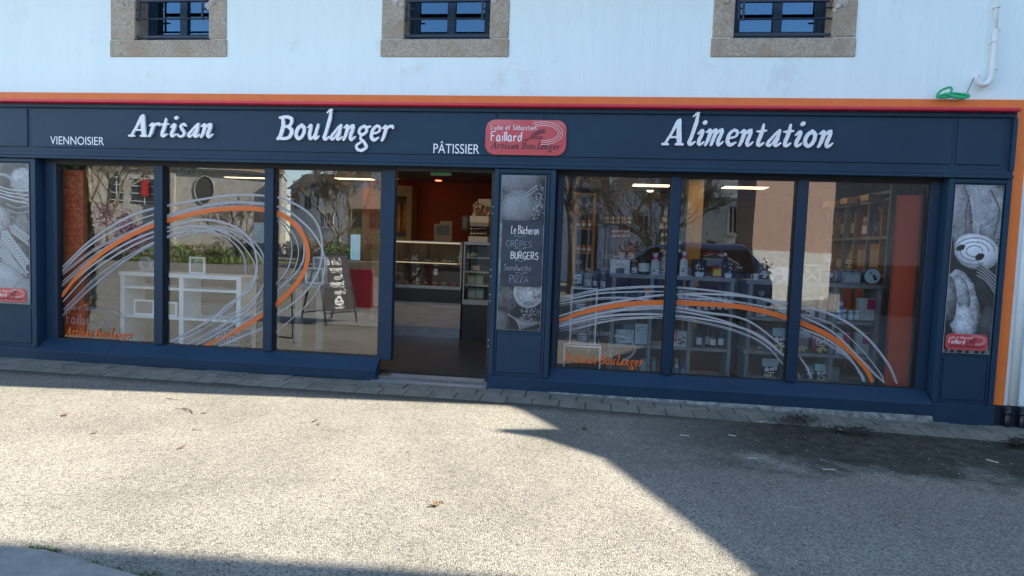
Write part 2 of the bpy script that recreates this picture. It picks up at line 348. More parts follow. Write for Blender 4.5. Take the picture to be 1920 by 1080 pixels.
# ================================================================== GROUND
def ground_mat():
    m = bpy.data.materials.new('coarse_asphalt'); m.use_nodes = True; t = m.node_tree; p = t.nodes['Principled BSDF']; p.inputs['Roughness'].default_value = .9; p.inputs['Specular IOR Level'].default_value = .25
    tc = NN(t, 'ShaderNodeTexCoord'); vo = NN(t, 'ShaderNodeTexVoronoi', ins={'Scale': 112.0}); t.links.new(tc.outputs['Object'], vo.inputs['Vector'])
    sp = NN(t, 'ShaderNodeSeparateColor'); t.links.new(vo.outputs['Color'], sp.inputs[0])
    cr = NN(t, 'ShaderNodeValToRGB'); e = cr.color_ramp.elements; e[0].position = 0; e[0].color = (0.125, 0.114, 0.093, 1); e[1].position = 1; e[1].color = (0.310, 0.286, 0.232, 1)
    for pos, c in ((.2, (0.160, 0.147, 0.121)), (.5, (0.205, 0.191, 0.156)), (.8, (0.240, 0.224, 0.181))):
        q = cr.color_ramp.elements.new(pos); q.color = c4(c)
    t.links.new(sp.outputs[0], cr.inputs[0])
    # dark pits between the stones
    v2 = NN(t, 'ShaderNodeTexVoronoi', ins={'Scale': 74.0}); t.links.new(tc.outputs['Object'], v2.inputs['Vector']); s2 = NN(t, 'ShaderNodeSeparateColor'); t.links.new(v2.outputs['Color'], s2.inputs[0])
    pm = NN(t, 'ShaderNodeMapRange', ins={'From Min': .84, 'From Max': .93, 'To Min': 1.0, 'To Max': .62}); t.links.new(s2.outputs[1], pm.inputs[0])
    pit = NN(t, 'ShaderNodeMix', data_type='RGBA', blend_type='MULTIPLY'); pit.inputs[0].default_value = 1; t.links.new(cr.outputs[0], pit.inputs[6]); t.links.new(pm.outputs[0], pit.inputs[7])
    # worn patches
    n1 = NN(t, 'ShaderNodeTexNoise', ins={'Scale': .8, 'Detail': 8, 'Roughness': .68}); t.links.new(tc.outputs['Object'], n1.inputs['Vector'])
    mr = NN(t, 'ShaderNodeMapRange', ins={'From Min': .3, 'From Max': .7, 'To Min': .74, 'To Max': 1.2}); t.links.new(n1.outputs[0], mr.inputs[0])
    mu = NN(t, 'ShaderNodeMix', data_type='RGBA', blend_type='MULTIPLY'); mu.inputs[0].default_value = 1; t.links.new(pit.outputs[2], mu.inputs[6]); t.links.new(mr.outputs[0], mu.inputs[7])
    # damp mossy growth along the foot of the building towards the right, spread wider to deepen the shaded ground
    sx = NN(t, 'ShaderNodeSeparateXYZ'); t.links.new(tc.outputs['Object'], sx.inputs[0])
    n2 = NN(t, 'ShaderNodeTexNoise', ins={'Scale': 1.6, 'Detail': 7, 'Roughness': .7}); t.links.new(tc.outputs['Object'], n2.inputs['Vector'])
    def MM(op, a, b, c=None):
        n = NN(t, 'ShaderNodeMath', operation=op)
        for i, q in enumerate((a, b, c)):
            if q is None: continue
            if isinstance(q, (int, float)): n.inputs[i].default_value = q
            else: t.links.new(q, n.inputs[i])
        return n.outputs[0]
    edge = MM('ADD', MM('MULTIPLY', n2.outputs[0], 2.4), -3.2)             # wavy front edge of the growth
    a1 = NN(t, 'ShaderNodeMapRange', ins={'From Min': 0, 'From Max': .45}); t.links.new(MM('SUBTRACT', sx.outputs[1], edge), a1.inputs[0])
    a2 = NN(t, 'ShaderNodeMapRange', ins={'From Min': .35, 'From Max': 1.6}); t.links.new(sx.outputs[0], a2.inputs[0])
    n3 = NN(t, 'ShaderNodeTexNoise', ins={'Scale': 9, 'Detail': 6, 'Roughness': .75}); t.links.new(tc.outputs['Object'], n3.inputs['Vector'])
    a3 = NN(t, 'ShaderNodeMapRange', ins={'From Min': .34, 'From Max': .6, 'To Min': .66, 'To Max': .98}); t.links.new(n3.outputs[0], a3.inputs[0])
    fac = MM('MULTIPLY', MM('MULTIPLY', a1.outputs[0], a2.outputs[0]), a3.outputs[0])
    # thin grime line beside the kerb all along
    b1 = NN(t, 'ShaderNodeMapRange', ins={'From Min': -.66, 'From Max': -.46, 'To Max': .7}); t.links.new(MM('ADD', sx.outputs[1], MM('MULTIPLY', n3.outputs[0], .2)), b1.inputs[0])
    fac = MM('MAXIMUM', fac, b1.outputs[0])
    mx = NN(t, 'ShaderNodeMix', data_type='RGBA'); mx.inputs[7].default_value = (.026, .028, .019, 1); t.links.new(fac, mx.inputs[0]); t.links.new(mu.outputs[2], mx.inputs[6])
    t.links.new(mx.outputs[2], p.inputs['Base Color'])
    b = NN(t, 'ShaderNodeBump', ins={'Strength': .65, 'Distance': .009}); t.links.new(vo.outputs['Distance'], b.inputs['Height']); b.invert = True; t.links.new(b.outputs[0], p.inputs['Normal'])
    return m
mb = MB(); gx_ = [-400, -30, -1, 2, 5.5, 30, 400]; gy_ = [-400, -30, -9, -7.8, -6.6, -5.5, 2, 30, 400]
for i in range(len(gx_)):
    for j in range(len(gy_)): mb.v.append((gx_[i], gy_[j], GZ))
for i in range(len(gx_)-1):
    for j in range(len(gy_)-1): k = i*len(gy_)+j; mb.f.append((k, k+len(gy_), k+len(gy_)+1, k+1)); mb.mi.append(0)
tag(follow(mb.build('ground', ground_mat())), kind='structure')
rnd = random.Random(3)
def paver_mat():
    m = mat('paver_stone', (.21, .20, .165), rough=.9, col2=(.135, .13, .10), vscale=5, bump=.35, bscale=45, dirt=((.09, .10, .07), 3.0, .52, .55)); return m
mb = MB(); x = -13.0; i = 0
while x < 5.6:
    wdt = .262+rnd.uniform(-.01, .01); j = rnd.uniform(-.004, .004)
    mb.box(x+.005, x+wdt-.005, -.272, .02, GZ-.03, GZ+.028+j)
    x += wdt
x = -13.12
while x < 5.6:
    wdt = .262+rnd.uniform(-.01, .01); j = rnd.uniform(-.004, .004)
    mb.prism([(-.285, GZ-.03), (-.285, GZ+.02+j), (-.50+rnd.uniform(-.008, .008), GZ+.007), (-.50, GZ-.03)], 'x', x+.006, x+wdt-.006)
    x += wdt
tag(follow(mb.build('pavement', paver_mat(), bevel=.006)), kind='structure')
mb = MB(); mb.box(-13, -1, -.495, .02, GZ-.03, GZ+.006); mb.box(-1, 5.5, -.495, .02, GZ-.03, GZ+.006)
tag(follow(mb.build('pavement_bedding', mat('bedding', (.10, .10, .075), rough=.95, col2=(.05, .06, .035), vscale=18, bump=.5))), kind='structure')
# ================================================================== SHOP BUILDING
NAVY = mat('navy_paint', (.0125, .041, .076), rough=.5, col2=(.010, .033, .063), spec=.3, vscale=1.7, bump=.12, bscale=26, detail=8, dirt=((.10, .12, .13), 55, .655, .7))
NAVYD = mat('navy_frame', (.009, .030, .060), rough=.42, spec=.3, var=.1)
BLK = mat('black_gasket', (.006, .007, .009), rough=.5)
WHITE = mat('white_render', (.80, .90, .89), rough=.9, col2=(.765, .865, .86), vscale=2.0, bump=.6, bscale=5, detail=8, stretch=(1.6, 1, .3), dirt=((.58, .60, .58), 1.7, .6, .3))
ORANGE = mat('orange_paint', (.80, .185, .03), rough=.55, var=.05, bump=.08, bscale=20)
RED = mat('red_flashing', (.62, .018, .045), rough=.3, var=.04)
ORW = mat('orange_wall', (.36, .045, .008), rough=.6, var=.05); ORB = mat('bakery_wall', (.30, .05, .014), rough=.7, var=.08)
GRAN = mat('granite', (.56, .475, .375), rough=.9, col2=(.31, .255, .195), vscale=46, bump=.7, bscale=60, detail=6, dirt=((.33, .24, .17), 3, .5, .5))
ALU = mat('aluminium', (.26, .265, .27), rough=.35, metal=.9, var=.1)
GLASS = glass('shop_glass', tint=(.96, .97, .97), ior=1.84, wav=.0006)
GLU = glass('upstairs_glass', tint=(.3, .33, .38), ior=2.3, gc=(.34, .62, .9, 1))
B = empty('shop_building', (-1.5, .3, GZ), 'white rendered corner shop with navy timber front, orange border and granite window surrounds', 'building')
XL, XR = -13.0, 6.9
# wall: openings for the shop front and three upstairs windows
WY0, WY1 = .06, .5
ups = [(-5.24, -4.345), (-2.10, -1.172), (1.325, 2.265)]; uz0, uz1 = 3.63, 4.85
mb = MB(); cols = sorted([XL]+[a for q in ups for a in q]+[XR]); 
for i in range(0, len(cols), 2): mb.box(cols[i]+(.02 if i else 0), cols[i+1]-(.02 if i+2 < len(cols) else 0), WY0, WY1, 2.95, 5.6)
for a, b in ups: mb.box(a-.0195, b+.0195, WY0+.0005, WY1, 2.951, uz0-.02); mb.box(a-.0195, b+.0195, WY0+.0005, WY1, uz1+.03, 5.599)
mb.box(4.0, XR, WY0, WY1, .055, 2.95); mb.box(XL, -12.9, WY0, WY1, GZ, 2.95)
wall = mb.build('wall', WHITE, B)
mb = MB(); mb.box(4.0, XR, .045, WY1, GZ-.2, .055); mb.build('wall_base', mat('dark_base', (.012, .02, .035), rough=.6), B)
# rounded render nib beside the orange border
mb = MB(); mb.lathe([(.05, 0), (.05, 2.87)], (4.205, .07, .06), 14); mb.lathe([(.05, 0), (.05, 2.87)], (4.36, .07, .06), 14); mb.build('corner_moulding', WHITE, B, smooth=True)
# rear, sides, floors, roof
mb = MB(); mb.box(XL, XR, 7.3, 7.6, GZ, 5.6); mb.box(XL, XL+.3, .5, 7.3, GZ, 5.6); mb.box(XR-.3, XR, .5, 7.3, GZ, 5.6); mb.build('rear_wall', WHITE, B)
mb = MB(); mb.box(XL+.3, XR-.3, .5, 7.3, 2.75, 2.9); mb.build('upper_floor', mat('floor_slab', (.3, .3, .3)), B)
mb = MB(); n = [(XL-.2, -.80), (1.3, -.74), (6.9, -.08)]  # unseen eave line tapered to shape the shadow strip below
for a, b in zip(n[:-1], n[1:]):
    lo = 5.12; mb.face([(a[0], a[1], lo), (b[0], b[1], lo), (b[0], 3.9, 8.6), (a[0], 3.9, 8.6)]); mb.face([(a[0], a[1], lo-.1), (b[0], b[1], lo-.1), (b[0], b[1], lo), (a[0], a[1], lo)])
    mb.face([(a[0], a[1], lo-.1), (b[0], b[1], lo-.1), (b[0], .3, lo-.1), (a[0], .3, lo-.1)])
mb.face([(XL-.2, 3.9, 8.6), (6.9, 3.9, 8.6), (6.9, 8.2, 5.1), (XL-.2, 8.2, 5.1)])
mb.prism([(.3, 5.05), (3.9, 8.55), (7.6, 5.05)], 'x', 6.7, 6.88)
mb.build('roof', mat('slate', (.07, .075, .085), rough=.5, var=.3, vscale=14), B)
# upstairs windows
for k, (a, b) in enumerate(ups):
    ox0, ox1 = [(-5.542, -4.136), (-2.353, -.967), (1.115, 2.493)][k]
    rn = random.Random(k+5)
    mb = MB()
    mb.box(ox0-.008, ox1+.008, .045, .42, 3.443, uz0)                       # sill stone
    zj = uz0+.007
    j1 = 4.12+rn.uniform(-.1, .1)
    mb.box(ox0, a, .048, .42, zj, j1); mb.box(ox0, a, .044, .42, j1+.006, 4.86); mb.box(b, ox1, .046, .42, zj, j1+.12); mb.box(b, ox1, .05, .42, j1+.126, 4.86); mb.box(ox0-.05, ox1+.05, .043, .42, 4.866, 5.06)
    ss = mb.build('stone_surround', GRAN, B, bevel=.012)
    mb = MB(); fy = .27
    for q in ((a, a+.075, uz0+.03, 4.84), (b-.075, b, uz0+.03, 4.84)): mb.box(q[0], q[1], fy, fy+.07, q[2], q[3])
    mb.box(a, b, fy-.01, fy+.07, uz0+.012, uz0+.10); mb.box(a, b, fy, fy+.07, 4.78, 4.84)
    cxm = (a+b)/2; mb.box(cxm-.045, cxm+.045, fy-.006, fy+.06, uz0+.1, 4.78)
    mb.box(a+.075, cxm-.045, fy+.012, fy+.05, uz0+.10, uz0+.135); mb.box(cxm+.045, b-.075, fy+.012, fy+.05, uz0+.10, uz0+.135)
    mb.box(a+.075, a+.1, fy+.012, fy+.05, uz0+.135, 4.78); mb.box(b-.1, b-.075, fy+.012, fy+.05, uz0+.135, 4.78)
    wf = mb.build('upstairs_window', NAVYD, B, bevel=.004)
    for q0, q1 in ((a+.1, cxm-.046), (cxm+.046, b-.1)):
        mb = MB(); mb.box(q0, q1, fy+.028, fy+.034, uz0+.13, 4.785); mb.build('pane', GLU, wf)
    mb = MB(); mb.box(a, b, .43, .44, uz0, 4.85); mb.build('dark_room_sheet', mat('dark_room', (.05, .06, .075), rough=.8), wf)  # flat dark sheet in place of the unlit room
    mb = MB(); ry = .075; px0, px1 = [(247, 384), (757, 915), (1378, 1558)][k]
    zr = [FZ(px0+60, q, ry) for q in (2, 35.5)]
    mb.box(a-.0, b+.0, fy-.19, fy-.165, uz0-.0+.03, uz0+.055)
    mb.tube([(a-.05, ry, zr[1]), (b+.02, ry, zr[1])], .011, 8); mb.tube([(a-.05, ry, zr[1]+.105), (a+.1, ry, zr[1]+.105)], .009, 6); mb.tube([(b-.09, ry, zr[1]+.105), (b+.03, ry, zr[1]+.105)], .009, 6)
    mb.box(a+.04, b-.03, ry-.02, ry+.018, zr[0]-.012, zr[0]+.02)
    sgn = b-.085 if k < 2 else a+.085
    mb.tube([(sgn, ry-.012, zr[1]-.02), (sgn, ry-.012, zr[1]+.4)], .012, 8)
    mb.tube([(a+.04, ry, zr[1]-.01), (a+.04, ry, zr[0]+.5)], .012, 8); mb.tube([(b-.04 if k == 2 else b-.03, ry, zr[0]), (b-.03, ry, zr[0]+.5)], .012, 8)
    mb.tube([(a, ry, zr[0]+.5), (b, ry, zr[0]+.5)], .016, 8)
    mb.build('window_railing', mat('navy_iron', (.012, .022, .045), rough=.45), B)
# broken plaster where the fixings enter the stone
mb = MB(); rn = random.Random(2)
for (px, py, s_) in ((232, 2, .05), (238, 8, .03), (390, 10, .045), (398, 2, .06), (742, 3, .05), (752, 8, .03), (925, 1, .04), (1362, 2, .04), (1572, 8, .05), (1584, 2, .06), (1566, 18, .03)):
    x, z = F(px, py, .04); n = 9
    mb = MB(); pr = [(s_*rn.uniform(.5, 1.1)*math.cos(2*math.pi*i/n)+x, s_*rn.uniform(.5, 1.1)*math.sin(2*math.pi*i/n)+z) for i in range(n)]
    mb.prism(pr, 'y', .03+rn.uniform(0, .012), .06); mb.build('plaster_patch', mat('old_plaster', (.62, .6, .56), rough=.9, col2=(.30, .22, .17), vscale=12, bump=.6), B, bevel=.006)
# orange border
mb = MB(); mb.box(XL, 4.108, .022, .06, 2.936, 3.032); mb.box(3.996, 4.105, .02, .06, .058, 2.9355)
mb.build('orange_border', ORANGE, B, bevel=.004)
mb = MB(); mb.prism([(-.075, 2.908), (-.075, 2.934), (.03, 2.948), (.03, 2.90), (-.06, 2.90)], 'x', XL, 3.975); mb.build('red_flashing', RED, B, bevel=.003)
# fascia
mb = MB(); mb.box(XL, 3.99, .012, .06, 2.275, 2.90)
PN = [(-12.5, -6.56), (-6.485, -1.055), (-1.008, -.56), (-.485, 3.425), (3.475, 3.885)]
for a, b in PN:
    if a < -12: a = -12.5
    mb.box(a, b, 0, .02, 2.403, 2.845)
mb.box(XL, 3.985, -.012, .014, 2.855, 2.903)
mb.box(XL, 3.99, -.03, .015, 2.272, 2.305); mb.box(XL, 3.986, -.016, .014, 2.3055, 2.345); mb.box(3.955, 3.992, -.022, .013, 2.3455, 2.852)
fas = mb.build('fascia', NAVY, B, bevel=.006)
# pilasters
def pilaster(x0, x1, poster_z0, name='pilaster'):
    mb = MB(); mb.box(x0, x1, 0.012, .14, -.24, 2.271)
    for a, b in ((x0, x0+.05), (x1-.05, x1)): mb.box(a, b, -.012, .016, .056, 2.268)
    for a, b in ((x0+.056, x0+.075), (x1-.075, x1-.056)): mb.box(a, b, 0, .018, .056, 2.215)
    mb.box(x0+.0505, x1-.0505, -.008, .0165, 2.225, 2.266)
    mb.box(x0+.085, x1-.085, 0.0, .02, .095, poster_z0-.055)                 # raised lower panel
    mb.box(x0-.006, x1+.006, -.03, .1, -.25, .054)                        # plinth block
    return mb.build(name, NAVY, B, bevel=.005)
pilaster(-1.053, -.405, .562); pilaster(3.425, 3.992, .562); pilaster(-7.13, -6.456, .562)
mb = MB(); mb.box(XL, -7.13, .0, .14, -.1, 2.271); mb.build('pilaster', NAVY, B)
# display windows
def display(name, x0, x1, g0, g1, mull, label):
    """x0..x1 clear opening, g0..g1 glass, mull = mullions"""
    mb = MB(); zb, zt = .155, 2.236
    mb.box(x0, g0, .10, .2, .13, 2.29); mb.box(g1, x1, .10, .2, .13, 2.29)
    mb.box(g0-.001, g1+.001, .105, .2, .10, zb)
    for a, b in mull: mb.box(a, b, .085, .2, zb, zt)
    fr = mb.build('display_window', NAVYD, B, bevel=.006, label=label)
    mb = MB(); mb.box(x0+.002, x1-.002, .098, .2, zt+.001, 2.286); mb.build('frame_head', mat('shaded_head', (.006, .010, .018), rough=.6), fr)  # near-black head stands in for the shade under the fascia
    mb = MB(); xs = [g0]+[q for ab in mull for q in ab]+[g1]
    for i in range(0, len(xs), 2):
        a, b = xs[i], xs[i+1]; e = .012
        mb.box(a, a+e, .118, .15, zb, zt); mb.box(b-e, b, .118, .15, zb, zt); mb.box(a+e, b-e, .118, .15, zt-e, zt); mb.box(a+e, b-e, .118, .15, zb, zb+e)
    mb.build('gasket', BLK, fr)
    for i in range(0, len(xs), 2):
        mb = MB(); mb.box(xs[i]+.001, xs[i+1]-.001, .151, .157, zb-.002, zt+.002); mb.build('pane', GLASS, fr)
    return fr
DL = display('display_window', -6.44, -2.175, -6.285, -2.33, [(-5.035, -4.925), (-3.686, -3.578)], 'three-pane display window left of the shop door')
DR = display('display_window', -.39, 3.43, -.335, 3.315, [(.792, .892), (2.053, 2.154)], 'three-pane display window right of the shop door')
# sloping sills
def sill(x0, x1, zf, seams):
    mb = MB(); xs = [x0]+seams+[x1]
    for a, b in zip(xs[:-1], xs[1:]): mb.prism([(.11, .152), (-.03, zf), (-.045, zf-.012), (-.04, -.078), (.11, -.078)], 'x', a+.0008, b-.0008)
    return mb.build('window_sill', NAVY, B, bevel=.004)
sill(-6.45, -2.300, .045, [-5.55]); sill(-.403, 3.418, .052, [])
mb = MB(); mb.prism([(.1, -.078), (-.04, -.078), (-.075, -.11), (-.10, -.20), (.1, -.20)], 'x', -.39, 3.42)
mb.build('foundation', mat('rough_concrete', (.33, .33, .30), rough=.95, col2=(.05, .055, .045), vscale=11, bump=1, bscale=30, detail=8), B)
# doorway
mb = MB(); mb.box(-1.098, -1.054, .10, .2, -.02, 2.29); mb.box(-2.17, -1.098, .10, .2, 2.235, 2.29)
dr = mb.build('sliding_door_frame', mat('black_frame', (.012, .014, .018), rough=.4), B, bevel=.003)
for z in (.35, .42, .85, .92, 1.12, 1.19, 1.80, 1.87):
    mb = MB(); mb.lathe([(.003, -.007), (.006, -.006), (.006, 0)], (-1.077, .098, z), 8, 'y'); mb.build('bolt', mat('steel_bolt', (.6, .6, .6), rough=.3, metal=1), dr)
mb = MB(); mb.box(-2.345, -1.06, -.10, .02, -.112, -.075); mb.box(-2.30, -1.06, .02, .34, -.10, -.03)
for k in range(5): mb.box(-2.345, -1.06, -.09+.024*k, -.078+.024*k, -.0755, -.068)
for k in range(4): mb.box(-2.16, -1.1, .04+.03*k, .055+.03*k, -.031, -.022)
mb.build('threshold', ALU, B, bevel=.002)
# interior shell
mb = MB(); mb.box(-8.2, 3.95, .2, 7.3, -.12, 0); mb.build('shop_floor', mat('dark_tiles', (.028, .021, .017), rough=.3, var=.35, vscale=3, bump=.05, bscale=8, dirt=((.045, .038, .03), 9, .6, .6)), B)
mb = MB(); mb.box(-8.2, 3.95, .2, 7.3, 2.6, 2.72); cei = mb.build('ceiling', mat('ceiling_board', (.25, .19, .15), rough=.8, var=.05), B)
mb = MB(); mb.box(-8.2, 3.95, 5.9, 6.05, 0, 2.6)
mb.box(-8.3, -8.2, .2, 7.3, 0, 2.6)
mb.build('shop_wall', mat('shop_back_wall', (.10, .085, .075), rough=.8), B)
mb = MB(); mb.box(-4.35, -1.55, 5.0, 5.12, 0, 2.6); mb.box(-1.6, -1.46, 3.75, 5.0, 0, 2.6)
mb.build('shop_wall', ORB, B, label='orange red wall behind the bakery counter')
mb = MB(); mb.box(-6.44, FX(157, 500, .24), .24, .3, .1, 2.17); mb.build('side_panel', ORW, B, label='orange panel at the left end of the display window')
mb = MB(); mb.box(3.93, 3.99, .2, 7.3, 0, 2.6); mb.build('shop_wall', mat('grey_wall', (.15, .15, .16), rough=.8), B)
mb = MB(); mb.prism([(3.02+.08, .26), (3.305, .24), (3.305, .3), (3.1, .32)], 'z', .13, 2.12); mb.build('side_panel', ORW, B, label='orange panel at the right end of the display window')
LED = emit('led_panel', (1, .72, .38), .95)
for (x0, x1, y0, y1) in ((.66, 1.28, 4.42, 4.78), (2.18, 2.88, 4.42, 4.78), (-7.1, -6.2, 4.9, 5.05), (-4.75, -4.05, 4.6, 4.8), (-.9, -.3, 1.8, 2.4), (.66, 1.28, 1.5, 2.1), (2.18, 2.88, 1.5, 2.1), (-3.9, -3.2, 2.85, 3.25), (-2.5, -1.7, 1.3, 2.2), (1.4, 2.1, 2.7, 3.2), (-5.2, -4.6, 1.5, 2.1)):  # panels nearer the street are unseen, added to brighten the shop
    mb = MB(); mb.box(x0-.02, x1+.02, y0-.02, y1+.02, 2.592, 2.6); lf = mb.build('ceiling_and_fill_light', mat('light_rim', (.6, .6, .58)), B)
    mb = MB(); mb.box(x0, x1, y0, y1, 2.586, 2.5915); mb.build('diffuser', LED, lf)
for (px, py) in ((740, 335), (822, 338)):
    x, y = G(px, py, 2.6); mb = MB(); mb.lathe([(.055, -.012), (.06, 0)], (x, y, 2.599), 16); sp_ = mb.build('ceiling_spot', emit('warm_spot', (1, .18, .08), 1.0), B)
x, y = G(1219, 357, 2.6); mb = MB(); mb.lathe([(.05, -.03), (.07, 0)], (x, y, 2.599), 16); mb.build('ceiling_spot', emit('spot_white', (1, .8, .6), .5), B)
# ------------------------------------------------------------------ vinyl decals on the glass
VG = mat('vinyl_grey', (.36, .36, .37), rough=.6, var=.04); VO = mat('vinyl_orange', (.66, .14, .02), rough=.55, var=.03)
VW = mat('vinyl_white', (.62, .63, .65), rough=.6, var=.04)
dpl = lambda u, v_, o=0: (u, .1495-o, v_)
def arcs(parent, strokes, name, m):
    mb = MB()
    for i, (hw, pts) in enumerate(strokes):
        P = [F(min(max(p[0], 116 if p[0] < 900 else 1048), 713 if p[0] < 900 else 1900), min(p[1], (640+(p[0]-116)*.042) if p[0] < 900 else (686+(p[0]-1048)*.052)), .149) for p in pts]; P = cr_spline(P, 10); K = len(P)
        W = [hw*(.55+.45*min(1, 5*min(k, K-1-k)/K+.2)) for k in range(K)]
        ribbon(mb, P, [q*(1 if m is VO else .9) for q in W], dpl, .0001+i*.00012 if m is not VO else .0035+i*.0001)
    return mb.build(name, m, parent)
ORL = [(.026, [(116, 556), (150, 512), (200, 468), (260, 434), (330, 409), (400, 394), (470, 391), (520, 400), (556, 424), (576, 462), (572, 505), (545, 545), (500, 585), (440, 622), (384, 650)])]
GRL = [(.011, [(116, 508), (170, 458), (240, 420), (300, 398)]), (.012, [(117, 500), (175, 446), (250, 402), (330, 382), (430, 366), (500, 367), (545, 378), (585, 405), (603, 445), (600, 500), (570, 550), (520, 590)]),
(.008, [(118, 515), (180, 468), (260, 430), (310, 408), (400, 384), (470, 381), (530, 392), (580, 430), (606, 475), (606, 520), (585, 560), (550, 595), (515, 625)]),
(.010, [(116, 535), (180, 480), (250, 440), (330, 404), (420, 388), (500, 392), (560, 422), (570, 470), (560, 505), (520, 545)]),
(.016, [(118, 548), (170, 500), (240, 455), (310, 428), (380, 412), (440, 425), (472, 455), (482, 500), (470, 540), (430, 570), (400, 595), (350, 625), (320, 642)]),
(.009, [(118, 566), (170, 512), (240, 466), (310, 436), (370, 424), (430, 440), (464, 472), (480, 508), (460, 545), (420, 585), (360, 620), (318, 640)]),
(.008, [(120, 580), (180, 520), (250, 474), (320, 440), (390, 424), (450, 434), (490, 470), (498, 520), (476, 560), (430, 600), (370, 635), (345, 650)]),
(.007, [(118, 590), (170, 540), (240, 485), (310, 446), (370, 432), (420, 442), (455, 475), (462, 515)]),
(.006, [(118, 527), (180, 476), (260, 428), (330, 398), (430, 381), (500, 385)]), (.007, [(330, 446), (400, 430), (450, 442), (488, 480), (498, 520), (470, 575), (420, 610), (370, 640)]),
(.006, [(516, 402), (545, 430), (560, 465), (552, 505), (525, 540)]), (.007, [(516, 410), (538, 432), (548, 465), (540, 505), (516, 535)]),
(.008, [(495, 570), (440, 606), (380, 640), (362, 652)]), (.006, [(497, 580), (450, 610), (400, 648)]), (.006, [(495, 630), (455, 652)]), (.006, [(498, 560), (430, 590), (370, 622), (320, 650)]),
(.012, [(498, 612), (450, 632), (410, 650)])]
def sketchy(S_, seed):
    r = random.Random(seed); out = []
    for hw, P in S_:
        out.append((hw*.8, P))
        for k in range(2 if hw > .0065 else 1): dx, dy = r.uniform(-5, 5), r.uniform(-4, 4); n = len(P)-1; out.append((r.uniform(.0022, .0038), [(a+dx*(i/n-.3), b+dy*(1-i/n*.6)) for i, (a, b) in enumerate(P)]))
    return out
arcs(DL, sketchy(GRL, 1), 'window_decal', VG); arcs(DL, ORL, 'window_decal', VO)
ORR = [(.026, [(1046, 601), (1100, 584), (1170, 571), (1245, 567), (1320, 570), (1400, 577), (1475, 596), (1540, 622), (1590, 655), (1622, 690), (1636, 722)])]
GRR = [(.008, [(1047, 560), (1110, 545), (1180, 538), (1250, 537), (1340, 545), (1420, 558), (1480, 578)]), (.008, [(1047, 566), (1120, 551), (1200, 547), (1246, 547)]), (.008, [(1047, 570), (1120, 559), (1190, 559), (1250, 570)]),
(.016, [(1046, 593), (1110, 575), (1190, 560), (1245, 553), (1320, 551), (1400, 556), (1480, 570), (1560, 590), (1620, 628), (1664, 680), (1682, 722)]),
(.010, [(1047, 610), (1120, 590), (1200, 575), (1250, 574), (1320, 585), (1400, 600), (1470, 650)]), (.009, [(1048, 606), (1130, 586), (1200, 580), (1248, 580), (1350, 600), (1420, 630), (1470, 668)]),
(.015, [(1047, 612), (1120, 595), (1180, 589), (1245, 590), (1330, 600), (1400, 618), (1440, 640), (1470, 668)]), (.006, [(1050, 617), (1130, 599), (1245, 594), (1330, 606), (1400, 627), (1440, 650), (1468, 682)]),
(.006, [(1066, 619), (1150, 600), (1245, 593)]), (.011, [(1270, 551), (1330, 558), (1400, 577), (1474, 594)]), (.006, [(1272, 560), (1340, 560), (1410, 570), (1476, 582)]),
(.007, [(1500, 588), (1560, 608), (1610, 650), (1650, 700), (1656, 722)]), (.008, [(1500, 591), (1560, 622), (1610, 670), (1640, 702), (1658, 722)]), (.006, [(1500, 620), (1545, 640), (1590, 670), (1615, 700), (1622, 720)]),
(.012, [(1498, 614), (1550, 636), (1590, 668), (1612, 700), (1618, 720)]), (.008, [(1498, 666), (1514, 690), (1522, 714)]), (.006, [(1496, 700), (1499, 714)])]
arcs(DR, sketchy(GRR, 2), 'window_decal', VG); arcs(DR, ORR, 'window_decal', VO)
def deco_word(parent, p0, p1, xh):
    a = F(*p0, .149); b = F(*p1, .149); mb = MB(); brush_word(mb, 'Artisan Boulanger', a[0], (a[1]+b[1])/2, b[0]-a[0], xh, dpl, .0052); mb.build('window_lettering', VO, parent, label='orange lettering Artisan Boulanger')
    # outline wheat ear and hand lettering above it
    mb = MB(); x0 = a[0]; z0 = (a[1]+b[1])/2+.14; wd = (b[0]-a[0])
    mono_mesh(mb, 'Faillard', x0+.01, z0, wd*.42, .13, .0018, dpl, .02, 3, .0061); mono_mesh(mb, 'Lydie et Sébastien', x0+.01, z0+.17, wd*.55, .07, .0013, dpl, .01, 5, .0066)
    wheat(mb, x0+wd*.55, z0-.02, wd*.35, dpl, .0016, .0072)
    mb.build('window_lettering', VG, parent, label='white outline lettering and wheat ear')
def wheat(mb, x, z, s, pl, r, off, ring=True):
    """two ears, stalks and sweeping double arc, as on the shop's emblem"""
    k = 0
    def st(pts, rr=r):
        nonlocal k; ribbon(mb, cr_spline(pts, 5), rr, pl, off+k*.00007); k += 1
    st([(x-.45*s, z-.05*s), (x-.1*s, z+.02*s), (x+.15*s, z+.12*s)]); st([(x-.3*s, z-.12*s), (x-.05*s, z+.02*s), (x+.05*s, z+.2*s)])
    for i in range(7):
        t = i/6; cx, cz = x+(.05+.5*t)*s, z+(.14+.34*t-.12*t*t)*s
        st([(cx, cz), (cx+.05*s, cz+.12*s), (cx+.15*s, cz+.13*s)]); st([(cx, cz), (cx+.11*s, cz-.02*s), (cx+.17*s, cz+.06*s)])
    for i in range(4):
        t = i/3; cx, cz = x+(.05+.4*t)*s, z+(.05+.02*t)*s
        st([(cx, cz), (cx+.06*s, cz+.07*s), (cx+.14*s, cz+.05*s)]); st([(cx, cz), (cx+.08*s, cz-.04*s), (cx+.15*s, cz)])
    for q in (0, .03, .055) if ring else ():
        P = [(x+(.25-.45*math.cos(a))*s*(1+q)+.3*s, z+(.28+.46*math.sin(a)*(1+q))*s) for a in np.linspace(.9, -1.1, 14)]
        P = [(x+.32*s+(.62+q)*s*math.cos(a), z+.22*s+(.42+q)*s*math.sin(a)*1.0) for a in np.linspace(1.75, -1.2, 16)]; st(P)
